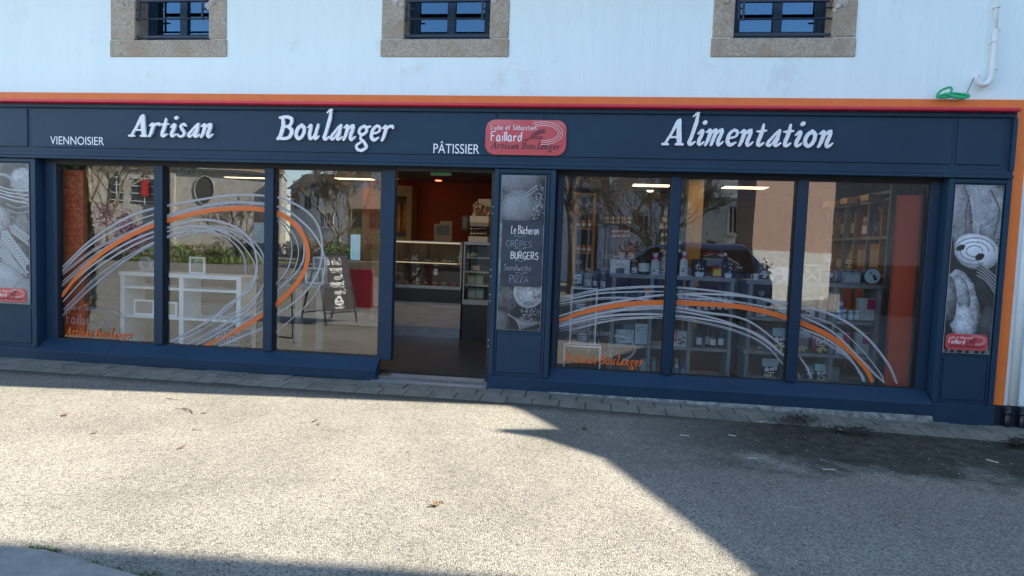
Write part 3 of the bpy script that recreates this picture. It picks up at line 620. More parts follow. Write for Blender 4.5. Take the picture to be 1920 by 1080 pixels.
deco_word(DL, (124, 630), (249, 634), .062); deco_word(DR, (1058, 679), (1205, 687), .066)
# ================================================================== SIGNS on the front
WL = mat('white_letters', (.80, .82, .84), rough=.45, var=.02); 
def big_word(text, pl, pr, xh, label):
    a = F(*pl, -.02); b = F(*pr, -.02); z = (a[1]+b[1])/2; e = empty('sign_lettering', (a[0], -.002, z), label, 'sign', 'raised white words on the fascia')
    lay, tot = word_layout(text); sx = (b[0]-a[0])/tot
    for ch, cx in lay:
        mb = MB(); glyph_into(mb, ch, cx, front(-.004), sx, xh/100, a[0], z, .026); mb.build('letter', WL, e)
big_word('Artisan', (244, 256.5), (401, 258.5), .158, 'raised white word Artisan on the navy fascia')
big_word('Boulanger', (521, 262), (734, 265), .172, 'raised white word Boulanger on the navy fascia')
big_word('Alimentation', (1243, 274), (1562, 275.5), .170, 'raised white word Alimentation on the navy fascia')
def small_word(text, pl, pr, hz, label):
    a = F(*pl, 0); b = F(*pr, 0); z = (a[1]+b[1])/2; mb = MB(); sans_into(mb, text, a[0], z, b[0]-a[0], hz, front(-.0), .002)
    o = mb.build('sign_lettering', WL); tag(o, label, 'sign')
small_word('VIENNOISIER', (94.5, 270.5), (195, 272.5), .093, 'thin white capitals VIENNOISIER on the fascia left of the word Artisan')
small_word('PÂTISSIER', (812.5, 287), (898.5, 288.5), .10, 'thin white capitals PATISSIER on the fascia beside the red plaque')
PR = mat('plaque_red', (.56, .07, .075), rough=.22, var=.03, coat=.6); PK = mat('plaque_ink', (.07, .02, .03), rough=.4, var=.05); PW = mat('plaque_white', (.8, .76, .76), rough=.4, var=.02)
def rrect(x0, x1, z0, z1, r, n=6):
    out = []
    for cx, cz, a0 in ((x1-r, z1-r, 0), (x0+r, z1-r, 90), (x0+r, z0+r, 180), (x1-r, z0+r, 270)):
        for k in range(n+1): a = math.radians(a0+90*k/n); out.append((cx+r*math.cos(a), cz+r*math.sin(a)))
    return out
def emblem(x0, x1, z0, z1, Y, par, M=PR, thick=.014):
    mb = MB(); mb.prism(rrect(x0, x1, z0, z1, (z1-z0)*.28), 'y', Y-thick, Y); mb.build('panel', M, par, bevel=.0015)
    W_, H_ = x1-x0, z1-z0; pl = lambda u, v_, o=0: (u, Y-thick-.0006-o, v_)
    mb = MB(); mono_mesh(mb, 'Lydie et Sébastien', x0+.065*W_, z0+.71*H_, .56*W_, .14*H_, .0052*W_*.6, pl, .03, 4)
    mono_mesh(mb, 'Faillard', x0+.07*W_, z0+.39*H_, .38*W_, .27*H_, .0115*W_*.6, pl, .02, 7)
    for q in (0, .05, .11):
        P = [(x0+.72*W_+(.18+q*.5)*W_*math.cos(a), z0+.63*H_+(.21+q)*H_*math.sin(a)) for a in np.linspace(2.2, -1.7, 20)]; ribbon(mb, P, .0022*W_, pl, .002+q*.01)
    mb.build('white_lettering', PW, par)
    mb = MB(); brush_word(mb, 'Artisan Boulanger', x0+.07*W_, z0+.17*H_, .86*W_, .12*H_, pl, .0016)
    wheat(mb, x0+.56*W_, z0+.45*H_, .26*W_, pl, .0034*W_, .003, False); mb.build('dark_lettering', PK, par)
x0, z1 = F(911.5, 224, -.01); x1, z0 = F(1060.5, 292.5, -.01)
e = empty('shop_plaque', ((x0+x1)/2, 0, z0), 'large glossy red plaque with rounded corners and wheat ear above the middle pilaster', 'sign'); emblem(x0, x1, z0, z1, -.003, e)
# ------------------------------------------------------------------ posters (printed boards): a grey picture painted per vertex
rg = np.random.default_rng(4)
def vnoise(nx, nz, cell, seed):
    r = np.random.default_rng(seed); gx, gz = int(nx/cell)+3, int(nz/cell)+3; g = r.random((gx, gz))
    X, Z = np.meshgrid(np.arange(nx)/cell, np.arange(nz)/cell, indexing='ij'); i, j = X.astype(int), Z.astype(int); u, v_ = X-i, Z-j; u = u*u*(3-2*u); v_ = v_*v_*(3-2*v_)
    return g[i, j]*(1-u)*(1-v_)+g[i+1, j]*u*(1-v_)+g[i, j+1]*(1-u)*v_+g[i+1, j+1]*u*v_
class Pic:
    def __init__(s, nx, nz, base, seed):
        s.nx, s.nz = nx, nz; s.a = np.full((nx, nz), base, float); s.X, s.Z = np.meshgrid(np.linspace(0, 1, nx), np.linspace(0, nz/nx, nz), indexing='ij')
        s.n1 = vnoise(nx, nz, 3, seed); s.n2 = vnoise(nx, nz, 12, seed+1); s.n0 = vnoise(nx, nz, 1.3, seed+2)
    def blob(s, x, z, rx, rz, rot=0, hi=.6, lo=.12, tex=.2, lx=-.3, lz=.5):
        c, q = math.cos(rot), math.sin(rot); u = ((s.X-x)*c+(s.Z-z)*q)/rx; v_ = (-(s.X-x)*q+(s.Z-z)*c)/rz; d = u*u+v_*v_; m_ = d < 1+.12*(s.n2-.5)
        sh = np.clip(.55+.5*(lx*u+lz*v_)-.45*np.clip(d, 0, 1)**2, 0, 1); val = lo+(hi-lo)*sh+.5*tex*(s.n1-.5)*hi+.45*tex*(s.n2-.5)*hi+.18*tex*(s.n0-.5)*hi
        s.a = np.where(m_, val, s.a); return s
    def line(s, pts, r0, val, soft=.004):
        P = cr_spline(pts, 8)
        for i in range(len(P)-1):
            a, b = P[i], P[i+1]; d = b-a; l2 = d@d+1e-9; t = np.clip(((s.X-a[0])*d[0]+(s.Z-a[1])*d[1])/l2, 0, 1); D = np.hypot(s.X-a[0]-t*d[0], s.Z-a[1]-t*d[1])
            k = np.clip((r0-D)/soft, 0, 1); s.a = s.a*(1-k)+(val*(1-.5*np.clip(D/r0, 0, 1)))*k
        return s
    def grains(s, x, z, rx, rz, n, seed, val=.62, size=.022):
        r = random.Random(seed)
        for i in range(n):
            gx, gz = x+rx*r.uniform(-1, 1)*r.random()**.3, z+rz*r.uniform(-1, 1)*r.random()**.3; an = r.uniform(0, 3.14); s.line([(gx-math.cos(an)*size, gz-math.sin(an)*size), (gx+math.cos(an)*size, gz+math.sin(an)*size)], size*.42, val*r.uniform(.6, 1.1), .006)
        return s
    def ear(s, a, b, w, n, val=.6):
        a = np.array(a); b = np.array(b); d = (b-a)/np.linalg.norm(b-a); p = np.array([-d[1], d[0]])
        for i in range(n):
            c = a+(b-a)*i/n
            for sg in (-1, 1): s.line([c, c+d*w*.9+p*sg*w, c+d*w*1.9+p*sg*w*.9], w*.3, val, .008)
        return s
def poster(name, x0, x1, z0, z1, pic, label, Y=-.006, par=None, gain=1.0):
    mb = MB(); nx, nz = pic.nx, pic.nz; a = np.clip(pic.a, .02, .8)**1.6*.86*gain+.006; xs = np.linspace(x0, x1, nx); zs = np.linspace(z0, z1, nz)
    for i in range(nx):
        for j in range(nz): mb.v.append((xs[i], Y-.0006, zs[j]))
    for i in range(nx-1):
        for j in range(nz-1): k = i*nz+j; mb.f.append((k, k+1, k+nz+1, k+nz)); mb.mi.append(0)
    col = np.stack([a*.93, a*.98, a*1.06, np.ones_like(a)], -1).reshape(-1, 4)
    e = empty(name, ((x0+x1)/2, Y, z0), label, 'poster', 'black and white food posters on the pilasters')
    mb.build('print', vcol('poster_print', .38, .3), e, colors=col)
    mb = MB(); mb.box(x0-.002, x1+.002, Y, Y+.008, z0-.002, z1+.002); mb.build('board', mat('poster_board', (.5, .5, .5)), e)
    for q in ((x0+.02, z0+.02), (x1-.02, z0+.02), (x0+.02, z1-.02), (x1-.02, z1-.02)): mb = MB(); mb.lathe([(.007, -.004), (.007, -.0012), (.007, 0)], (q[0], Y, q[1]), 8, 'y'); mb.build('screw', ALU, e)
    return e
# middle: loaves, grain, bowl
p = Pic(84, 270, .035, 1); H = 270/84
p.a += .03*p.n2
p.blob(.38, H-.12, .55, .34, .1, .55, .12); p.blob(-.05, H-.75, .28, .5, 0, .42, .08); p.blob(.42, H-.66, .42, .38, .3, .62, .16)
p.line([(.1, H-.42), (.5, H-.38), (.8, H-.2)], .03, .5); p.line([(.15, H-.46), (.55, H-.42), (.82, H-.26)], .015, .6)
p.grains(.84, H-.62, .14, .32, 90, 2); p.grains(.9, H-.25, .08, .1, 8, 3)
p.a = np.where((p.Z > 1.0) & (p.Z < H-.98), .5*(.5+.7*p.n2)*(.6+.6*p.n0), p.a)
p.blob(.12, .95, .36, .2, 0, .4, .1); p.blob(.22, .62, .34, .28, .4, .36, .06, .7)
p.blob(.70, .80, .34, .33, 0, .85, .45, .1); p.blob(.70, .80, .29, .28, 0, .7, .35, .9); p.grains(.7, .8, .2, .2, 90, 5, .75, .018)
p.grains(.75, .34, .24, .14, 50, 6, .6); p.blob(.05, .12, .25, .3, .2, .4, .1, .4)
for k in range(9): p.line([(.25+.02*k, .32-.01*k), (.45+.03*k, .2), (.55+.06*k, .02+.02*k)], .018, .62-.03*k)
xa, za = F(932.5, 617, -.006); xb, zb = F(1023.5, 333, -.006)
PMx = (-.945, -.495)
poster('poster', -.976, -.512, .562, 2.198, p, 'tall black and white poster of loaves, grain and a bowl behind the chalkboard')
# right: pastry swirl
p = Pic(84, 290, .06, 11); H = 290/84
p.blob(.55, H-.55, .62, .66, .2, .62, .2, .5); p.blob(.12, H-.6, .26, .8, .2, .5, .15, .5); p.line([(.75, H-.1), (.95, H-.5), (.9, H-1.0)], .02, .2); p.line([(.3, H-.2), (.25, H-.6), (.3, H-1.0)], .015, .2); p.line([(.55, H-1.3), (.52, H-.7), (.42, H-.05)], .02, .65); p.ear((.55, H-.75), (.44, H-.12), .07, 10, .62); p.ear((.95, H-1.2), (1.0, H-.8), .05, 6, .5)
p.blob(.55, H-1.35, .5, .36, -.25, .95, .35, .12)
for r_ in (.34, .24, .14): p.line([(.5+r_*1.25*math.cos(a), H-1.34+r_*.8*math.sin(a)) for a in np.linspace(0, 5.2, 12)], .012, .38)
p.blob(.2, H-1.28, .1, .06, .4, .05, .02); p.blob(.62, H-1.45, .1, .07, .4, .05, .02)
p.blob(.35, .95, .36, .8, .28, .8, .2, .5); p.blob(.30, 1.25, .16, .4, .35, .62, .2, .6); p.blob(.42, .6, .2, .4, .2, .75, .3, .5); p.blob(.78, 1.35, .2, .5, .3, .12, .03, .5)
for k in range(5): p.line([(.6, 1.9-.07*k), (.8, 1.75-.06*k), (1, 1.6-.08*k)], .015, .5)
p.blob(.05, 1.1, .16, .5, .1, .45, .1, .5); p.blob(.9, .5, .2, .5, 0, .22, .05, .5); p.a = np.where(p.Z < .18, p.a*.4+.25*(np.sin(p.X*40+4*p.n2) > .1), p.a)
xa = FX(1767, 660); xb = FX(1882.5, 348)
pe = poster('poster', 3.492, 3.918, .562, 2.205, p, 'tall black and white poster with pastry swirl and wheat ear on the rightmost pilaster', gain=1.45)
# left: basket, wheat
p = Pic(110, 290, .10, 21); H = 290/110
p.a += .12*p.n2; p.blob(.85, H-.35, .3, .28, 0, .62, .2, .5); p.line([(.2, H-.2), (.5, H-.24), (.78, H-.5), (.85, H-.8)], .03, .5)
for k in range(13):
    z = H-.55-.05*k; p.line([(.45, z+.05), (.7, z-.02), (1.0, z+.02)], .02, .42 if k % 2 else .2)
    p.line([(.3+.04*k, H-.5), (.45+.04*k, H-1.15)], .006, .08)
for k in range(4): p.line([(.0, H-.35-.07*k), (.5, H-.48-.06*k), (1, H-.5-.08*k)], .012, .66)
p.blob(.85, H-1.2, .28, .28, .3, .4, .08, .6); p.blob(.3, H-1.1, .3, .3, .3, .5, .2, .5)
p.blob(.4, 1.0, .6, .22, -.4, .45, .15, .3)
p.ear((.35, 1.35), (.95, .72), .085, 12, .66); p.ear((.3, 1.0), (.8, .55), .08, 11, .6); p.ear((.55, 1.45), (1.0, 1.2), .07, 8, .6)
for k in range(6): p.line([(.1, 1.25-.07*k), (.4, 1.1-.07*k), (.7, .7-.06*k)], .01, .6)
p.blob(.35, .35, .6, .42, -.2, .6, .22, .2); p.blob(.9, .2, .3, .3, .2, .5, .2, .25)
pl_ = poster('poster', -7.08, -6.548, .562, 2.205, p, 'tall black and white poster with wicker basket and wheat at the left edge', gain=1.5)
def emb_on(x0, x1, z0, z1, par, nm): 
    e = empty('poster_plaque', ((x0+x1)/2, -.007, z0), nm, 'sign', 'small red plaques at the foot of the posters'); emblem(x0, x1, z0, z1, -.0075, e, thick=.004)
emb_on(-7.06, -6.588, .582, .745, pl_, 'small red rounded plaque on the wheat basket poster'); emb_on(3.508, 3.890, .592, .752, pe, 'small red rounded plaque on the pastry swirl poster')
# chalkboard
e = empty('chalkboard', (-.73, -.01, 1.10), 'dark chalkboard with handwritten menu from burgers to pizza, over the loaves poster', 'sign')
cx0, cx1, cz0, cz1 = -.955, -.520, 1.03, 1.725
mb = MB(); mb.box(cx0, cx1, -.022, -.0125, cz0, cz1); mb.build('board', mat('slate_board', (.025, .036, .055), rough=.5, var=.35, vscale=5), e, bevel=.003)
CK = mat('chalk', (.66, .66, .66), rough=.9, var=.1); CK2 = mat('faint_chalk', (.25, .27, .30), rough=.9, var=.2); pl = lambda u, v_, o=0: (u, -.0226-o, v_)
W_, H_ = cx1-cx0, cz1-cz0
for tx, u, v, w_, h_, r_, M in (('Le Bûcheron', .1, .80, .29, .085, .0036, CK), ('BURGERS', .105, .42, .29, .075, .0042, CK), ('CRÊPES', .05, .60, .27, .065, .0026, CK2), ('Sandwichs', .035, .24, .29, .065, .0028, CK2), ('PIZZA', .1, .055, .2, .075, .0032, CK2)): mb = MB(); mono_mesh(mb, tx, cx0+u, cz0+v*H_, w_, h_, r_, pl, .04, len(tx)); mb.build('chalk_writing', M, e)
for k, q in enumerate((.74, .55, .365, .18)):
    mb = MB(); mono_mesh(mb, '~', cx0+.13+.01*k, cz0+q*H_, .13, .045, .0024, pl, 0, 1, .003+.0002*k); mb.build('chalk_flourish', CK2, e)
# ------------------------------------------------------------------ wall fittings
PW2 = mat('painted_pipe', (.76, .77, .76), rough=.6, var=.05)
mb = MB(); q = lambda px, py: (F(px, py, -.0)[0], -.005, F(px, py, -.0)[1])
pts = [q(1869, -60), q(1868, 10), q(1867, 58)]
mb.tube(pts, .016, 10)
P2 = cr_spline([q(1867, 56), q(1864, 90), q(1861, 128), q(1856, 150), q(1845, 159), q(1834, 156), q(1829, 146)], 5); mb.tube(P2, [.026]*len(P2), 12)
P3 = cr_spline([q(1829, 146), q(1831, 141), q(1836, 141)], 4); mb.tube(P3, .020, 10)
pe = empty('vent_pipe', (q(1862, 100)[0], 0, 3.1), 'white painted pipe with a hooked lower end on the upper wall', 'pipe'); mb.build('pipe', PW2, pe, smooth=True)
for py in (14, 57, 78, 130):
    mb = MB(); x, _, z = q(1868 if py < 60 else 1863, py); mb.lathe([(.031, -.006), (.031, .006)], (x, -.005, z), 12); mb.box(x-.006, x+.006, -.005, .06, z-.006, z+.006); mb.build('pipe_clip', PW2, pe)
GR = mat('green_plastic', (.012, .42, .16), rough=.35, var=.1)
q2 = lambda px, py, y=-.03: (F(px, py, y)[0], y, F(px, py, y)[1]); he = empty('green_strap', (q2(1785, 182)[0], -.03, 3.035), 'bright green plastic strap loop lying on the orange ledge', 'strap')
mb = MB(); mb.tube([q2(x_, y_) for x_, y_ in cr_spline([(1757, 178), (1764, 170), (1775, 165), (1783, 164), (1784, 170), (1781, 175)], 5)], .011, 8)
mb.tube([q2(x_, y_, -.04) for x_, y_ in cr_spline([(1756, 181), (1768, 178), (1785, 175), (1800, 176), (1816, 179), (1812, 182), (1790, 180), (1770, 183), (1757, 182)], 5)], .012, 8)
mb.tube([q2(x_, y_, -.045) for x_, y_ in cr_spline([(1770, 176), (1790, 182), (1808, 184)], 5)], .014, 8); mb.build('strap', GR, he, smooth=True)
mb = MB(); mb.tube([q2(1812, 176), q2(1826, 147, -.01)], .003, 6); mb.tube([q2(1808, 174), q2(1814, 178), q2(1816, 173)], .003, 6); mb.build('cord', mat('dark_cord', (.03, .03, .035)), he)
# downpipe stubs at the right foot
for k, (px, w_, z1) in enumerate(((1888, .028, .05), (1917, .034, .05))):
    x = FX(px, 790, -.0); mb = MB(); mb.lathe([(w_, -.25), (w_, .052)], (x, .0, 0), 14); mb.lathe([(w_+.008, -.02), (w_+.008, .01)], (x, .0, 0), 14)
    tag(mb.build('pipe_stub', mat('dark_pipe', (.012, .014, .02), rough=.4), smooth=True), ['dark blue pipe stub rising from the paving right of the last pilaster', 'dark blue pipe stub at the far right edge of the picture'][k], 'pipe')
# ------------------------------------------------------------------ litter
LFM = mat('dead_leaf', (.14, .085, .04), rough=.8, var=.4); TWG = mat('dry_twig', (.16, .12, .08), rough=.85); PALE = mat('pale_stalk', (.55, .52, .45), rough=.8)
def leaf(px, py, s, label, seed):
    r = random.Random(seed); x, y = G(px, py, GZ); e = empty('dry_leaf', (x, y, GZ+drop(x, y)), label, 'leaf', 'dead leaves on the asphalt'); a = r.uniform(0, 6.28)
    mb = L(); n = 8; top = []; ax = []
    for i in range(n+1):
        t = i/n; wv = math.sin(math.pi*t)**.7*s*.36*r.uniform(.8, 1.1); u = (t-.5)*s; h = .006+.25*s*abs(t-.45)**1.5; c, q_ = math.cos(a), math.sin(a)
        ax.append((u*c, u*q_, h+.0)); top.append(((u*c-wv*q_, u*q_+wv*c, h+.22*s*r.uniform(.3, 1)), (u*c+wv*q_, u*q_-wv*c, h+.16*s*r.uniform(.2, 1))))
    for i in range(n):
        for sd in (0, 1): mb.face([ax[i], ax[i+1], top[i+1][sd], top[i][sd]])
    mb.build('blade', LFM, e); mb = L(); c, q_ = math.cos(a), math.sin(a); mb.tube([(ax[0][0], ax[0][1], ax[0][2]), (-.8*s*c, -.8*s*q_, .012)], .0015, 5); mb.build('stalk', TWG, e)
for k, (px, py, s_, lb) in enumerate(((820, 948, .075, 'curled brown leaf alone in the sunlit asphalt, nearest the camera'), (122, 780, .06, 'small dead leaf on sunlit asphalt at the left'), (178, 813, .045, 'tiny dead leaf on sunlit asphalt at the left, nearer the camera'), (341, 841, .05, 'small dark leaf on sunlit asphalt in front of the left window'),
    (383, 776, .04, 'pale curled leaf beside the longest twig'), (591, 791, .045, 'dead leaf on sunlit asphalt in front of the third pane'), (598, 797, .035, 'small leaf tip right beside another in front of the third pane'), (1095, 803, .07, 'thin curled leaf in the shade in front of the right window'), (1100, 838, .0, ''))):
    if s_: leaf(px, py, s_, lb, k+1)
def twig(pts, r, m_, label, z=.008):
    P = [(*G(a, b, GZ), GZ+z) for a, b in pts]; mb = MB(); mb.tube(cr_spline(P, 4) if len(P) > 2 else P, r, 5); tag(follow(mb.build('twig', m_)), label, 'twig', 'twigs and stalks on the asphalt')
twig([(330, 768), (345, 767), (358, 771), (362, 776)], .004, TWG, 'longest bent brown twig on the sunlit asphalt'); twig([(345, 767), (350, 771), (353, 770)], .003, TWG, 'short offshoot twig touching the longest bent twig')
twig([(360, 807), (378, 808)], .003, TWG, 'straight thin twig on sunlit asphalt below the bent one'); twig([(312, 747), (324, 750), (336, 749)], .003, TWG, 'thin twig just outside the shadow strip')
twig([(1275, 812), (1292, 814)], .004, PALE, 'pale stalk on mossy asphalt left of centre of the stain'); twig([(1366, 811), (1380, 813)], .004, PALE, 'pale stalk on mossy asphalt near the leaf litter'); twig([(1403, 854), (1421, 854)], .004, PALE, 'pale flat stalk below the mossy patch')
twig([(1543, 873), (1567, 874)], .004, PALE, 'pale stalk in the shade at the lower edge of the moss'); twig([(1850, 851), (1873, 857)], .005, PALE, 'pale stalk at the right edge of the mossy asphalt'); twig([(1424, 786), (1440, 784)], .005, PALE, 'pale stalk on the paving beside the leaf litter'); twig([(1570, 797), (1585, 801)], .006, PALE, 'short white stick in the leaf litter')
# small white chips and grit (uncountable)
mb = MB(); rn = random.Random(9)
for i in range(260):
    px, py = rn.uniform(0, 1900), rn.uniform(745, 1075)
    if rn.random() < .55: px, py = rn.uniform(1000, 1900), rn.uniform(800, 900)
    x, y = G(px, py, GZ)
    if y > -.55 or y < -4.6: continue
    s_ = rn.uniform(.002, .0055); mb.lathe([(s_*.6, 0), (s_, s_*.5), (s_*.4, s_)], (x, y, GZ-.001), 5)
tag(follow(mb.build('grit', mat('pale_grit', (.5, .47, .42), rough=.8, var=.4))), 'scattered pale grit and chips on the asphalt', 'grit', kind='stuff')
def litter(name, pts, n, m_, label, zr=.02, seed=1, sz=(.02, .05)):
    mb = MB(); rn = random.Random(seed)
    for i in range(n):
        a = rn.choice(pts); px, py = a[0]+rn.gauss(0, a[2]), a[1]+rn.gauss(0, a[3]); x, y = G(px, py, GZ+.03); s_ = rn.uniform(*sz); an = rn.uniform(0, 6.28); z = GZ+.033+rn.random()*zr; dx, dy = s_*math.cos(an), s_*math.sin(an); q_ = rn.uniform(.2, .4)
        mb.face([(x-dx, y-dy, z), (x+dy*q_, y-dx*q_, z+rn.uniform(0, .012)), (x+dx, y+dy, z+rn.uniform(0, .015)), (x-dy*q_, y+dx*q_, z+rn.uniform(0, .01))])
    tag(follow(mb.build(name, m_)), label, 'leaf litter', kind='stuff')
litter('leaf_litter', [(1488, 783, 22, 4), (1500, 778, 16, 4), (1580, 797, 24, 3), (1610, 800, 16, 3)], 650, mat('dark_leaf_litter', (.035, .028, .022), rough=.9, var=.8, vscale=40), 'dark rotting leaf litter heaped on the paving below the right window', .012, 1, (.008, .028))
litter('leaf_litter', [(1910, 818, 10, 3)], 160, mat('dark_leaf_litter', (.03, .026, .022)), 'dark leaf litter at the far right foot of the wall', .02, 4)
# kerb slab bottom left + weeds
mb = MB(); a = G(-40, 1018, GZ); 
K = [G(*q_, GZ) for q_ in ((-300, 1015), (0, 1027), (85, 1034), (150, 1052), (250, 1080), (330, 1105))]
K2 = K+[(K[-1][0]+.4, -6.2), (-7, -6.2), (-7, K[0][1])]
mb.prism([(p_[0], p_[1]) for p_ in K2], 'z', GZ-.02, GZ+.012)
tag(mb.build('paved_kerb', mat('slate_slab', (.27, .26, .22), rough=.8, col2=(.15, .15, .13), vscale=7, bump=.5, bscale=14, detail=8), bevel=.004), kind='structure')
def blades(name, spots, n, h, m_, label, seed=1):
    mb = MB(); rn = random.Random(seed)
    for i in range(n):
        a = rn.choice(spots); x, y = a[0]+rn.gauss(0, a[2]), a[1]+rn.gauss(0, a[3]); hh = h*rn.uniform(.4, 1.1); dx, dy = rn.gauss(0, hh*.5), rn.gauss(0, hh*.5); w_ = hh*.09; an = rn.uniform(0, 3.14); c, s_ = math.cos(an)*w_, math.sin(an)*w_
        z = a[4] if len(a) > 4 else GZ
        mb.face([(x-c, y-s_, z), (x+c, y+s_, z), (x+dx*.4+c*.8, y+dy*.4+s_*.8, z+hh*.6), (x+dx*.4-c*.8, y+dy*.4-s_*.8, z+hh*.6)]); mb.face([(x+dx*.4-c*.8, y+dy*.4-s_*.8, z+hh*.6), (x+dx*.4+c*.8, y+dy*.4+s_*.8, z+hh*.6), (x+dx, y+dy, z+hh)])
    tag(follow(mb.build(name, m_)), label, 'weeds', kind='stuff')
GRS = mat('weed_green', (.09, .16, .035), rough=.7, col2=(.04, .08, .02), vscale=20)
sp = [(*G(a, b, GZ), .02, .012) for a, b in ((62, 1030), (75, 1031), (88, 1033), (100, 1036), (175, 1058), (220, 1068), (260, 1080), (290, 1079))]
blades('weeds', sp, 360, .023, GRS, 'small green weeds and moss in the joint beside the slab')
blades('weeds', [(*G(a, b, GZ), .05, .012) for a, b in ((1100, 754), (1030, 752), (1250, 775), (1330, 782), (1700, 815), (1760, 818), (1850, 832), (200, 708), (420, 722))], 260, .016, mat('moss', (.05, .07, .025), rough=.9), 'moss tufts along the outer edge of the paving', 3)
# dark metal foot at the left edge
x, y = G(-2, 800, GZ); mb = MB(); mb.tube([(x-.012, y, GZ), (x-.03, y+.02, GZ+.9)], .012, 8); mb.tube([(x-.012, y, GZ), (x-.03, y, GZ+.012), (x-.5, y-.1, GZ+.02)], .01, 6)
tag(mb.build('metal_post', mat('black_iron', (.015, .015, .017), rough=.5)), 'foot of a thin black metal post at the left edge', 'post')
# ================================================================== INTERIOR FURNITURE
GW = wood('grey_wood', (.26, .27, .265), (.14, .15, .155), (1, 1, 1)); GWV = wood('grey_wood_upright', (.25, .26, .265), (.13, .145, .15), (6, 6, .6))
PINE = wood('pine', (.36, .20, .10), (.25, .13, .06), (1, 1, 1)); TAN = wood('tan_wood', (.45, .32, .17), (.36, .24, .12), (5, 5, .5)); CONC = mat('grey_laminate', (.44, .37, .32), rough=.5, var=.18, vscale=3, stretch=(1, 1, 8))
DK = mat('black_laminate', (.012, .012, .014), rough=.35); WM = mat('white_metal', (.78, .82, .82), rough=.4, var=.04)
CLR = glass('display_glass', (.93, .95, .95), 1.3); CEL = glass('cellophane', (.84, .86, .88), 1.5, rough=.18)
def shelfunit(name, label, px0, px1, ptop, pshelves, pverts, Y0, Y1, m=GW, mv=GWV, th=.045, cat='shelf', back=None, zb=0.0):
    """shelf unit whose boards and uprights sit where the photo shows them"""
    x0, x1 = FX(px0, ptop, Y0), FX(px1, ptop, Y0); zt = FZ((px0+px1)/2, ptop, Y0); e = empty(name, ((x0+x1)/2, (Y0+Y1)/2, zb), label, cat)
    mb = MB(); mb.box(x0-.01, x1+.01, Y0-.01, Y1+.01, zt-th, zt); mb.build('top_board', m, e, bevel=.002); zs = []
    for ps in pshelves:
        z = FZ((px0+px1)/2, ps, Y0); zs.append(z); mb = MB(); mb.box(x0+.001, x1-.001, Y0, Y1, z-th*.8, z); mb.build('shelf', m, e, bevel=.002)
    for pv in pverts:
        x = FX(pv, ptop+30, Y0); mb = MB(); mb.box(x-.02, x+.02, Y0-.004, Y1-.01, zb, zt-th-.001); mb.build('upright', mv, e, bevel=.002)
    if back: mb = MB(); mb.box(x0, x1, Y1, Y1+.012, zb, zt-th-.002); mb.build('back_panel', back, e)
    return e, zt, zs, x0, x1
UA = shelfunit('shelf_unit', 'grey wooden shelving unit behind the first and second panes of the right window', 1146, 1380, 517, [583, 650, 703], [1151, 1222, 1297, 1373], .80, 1.18)
UB = shelfunit('shelf_unit', 'grey wooden shelving unit behind the second and third panes of the right window', 1402, 1658, 530, [600, 664, 714], [1407, 1484, 1566, 1649], .80, 1.18)
# right-hand wall shelving running back into the shop
WS = empty('wall_shelving', (3.3, 3, 0), 'tall grey wooden wall shelving with pine-edged compartments along the right side wall', 'shelf')
wx = FX(1662, 450, 1.15)
def wy(px): v = ray(px, 450); return v[1]*wx/v[0]-CD
mb = MB(); mb.box(wx-.02, 3.92, 1.06, 1.10, 0, 2.42); mb.build('end_panel', GWV, WS, bevel=.003)
ys = [wy(q) for q in (1649, 1624, 1600, 1580, 1563, 1549)]; yb = ys[-1]+.02
zs_ = [FZ(1655, 590, 1.3), FZ(1655, 514, 1.3), FZ(1655, 443, 1.3), FZ(1655, 372, 1.3), FZ(1655, 358, 1.3)]
for z in zs_: mb = MB(); mb.box(wx, 3.90, 1.101, yb, z-.035, z); mb.build('shelf', GW if z > 1.6 else PINE, WS)
for i, y in enumerate(ys): mb = MB(); mb.box(wx+.004, 3.9, y-.018, y+.018, 0, zs_[3]-.036); mb.build('upright', GWV if i % 2 else PINE, WS)
mb = MB(); mb.box(3.901, 3.915, 1.101, yb, 0, zs_[4]); mb.build('back_panel', GW, WS)
for k, (px, py) in enumerate(((1558, 382), (1592, 376), (1632, 370))):
    v = ray(px, py); t = (wx-.09)/v[0]; y = v[1]*t-CD; z = v[2]*t+CH; mb = MB(); mb.box(wx-.16, wx-.02, y-.12, y+.12, z-.05, z+.03)
    tag(mb.build('shelf_lamp', mat('lamp_wood', (.42, .28, .16), rough=.6), bevel=.01), '%s pale wooden lamp block above the right wall shelving, counting from the back' % ORD[k], 'lamp', 'lamp blocks over the wall shelving')
# pine rack left, dark display left-middle
def rack(name, label, px0, px1, py_top, shelves, Y0, Y1, m, th=.03): return shelfunit(name, label, px0, px1, py_top, shelves, [px0+2, px1-2], Y0, Y1, m, m, th)
R1 = rack('jar_rack', 'narrow pine jar rack at the left of the right window', 1078, 1117, 362, [427, 473, 540], 2.2, 2.5, PINE)
R2 = shelfunit('shelf_unit', 'low dark shelf unit carrying honey and red jars in the first right-hand pane', 1128, 1186, 420, [446, 492], [1130, 1184], 2.6, 2.95, DK, DK, .025)
R3 = shelfunit('jar_stand', 'dark tiered stand of pale jars beside the first mullion', 1234, 1282, 430, [444, 460, 474], [1236, 1281], 2.4, 2.7, DK, DK, .02)
T1 = shelfunit('side_table', 'small black table behind the gift basket', 1372, 1398, 508, [], [1375, 1396], 1.35, 1.6, DK, DK, .025)
# tan post, pale panel
x0, x1 = FX(1287, 430, 3.4), FX(1316, 430, 3.4); mb = MB(); mb.box(x0, x1, 3.4, 3.7, 0, 2.58); tag(mb.build('wooden_post', TAN, bevel=.004), 'broad tan wooden post behind the mullion of the right window', 'post')
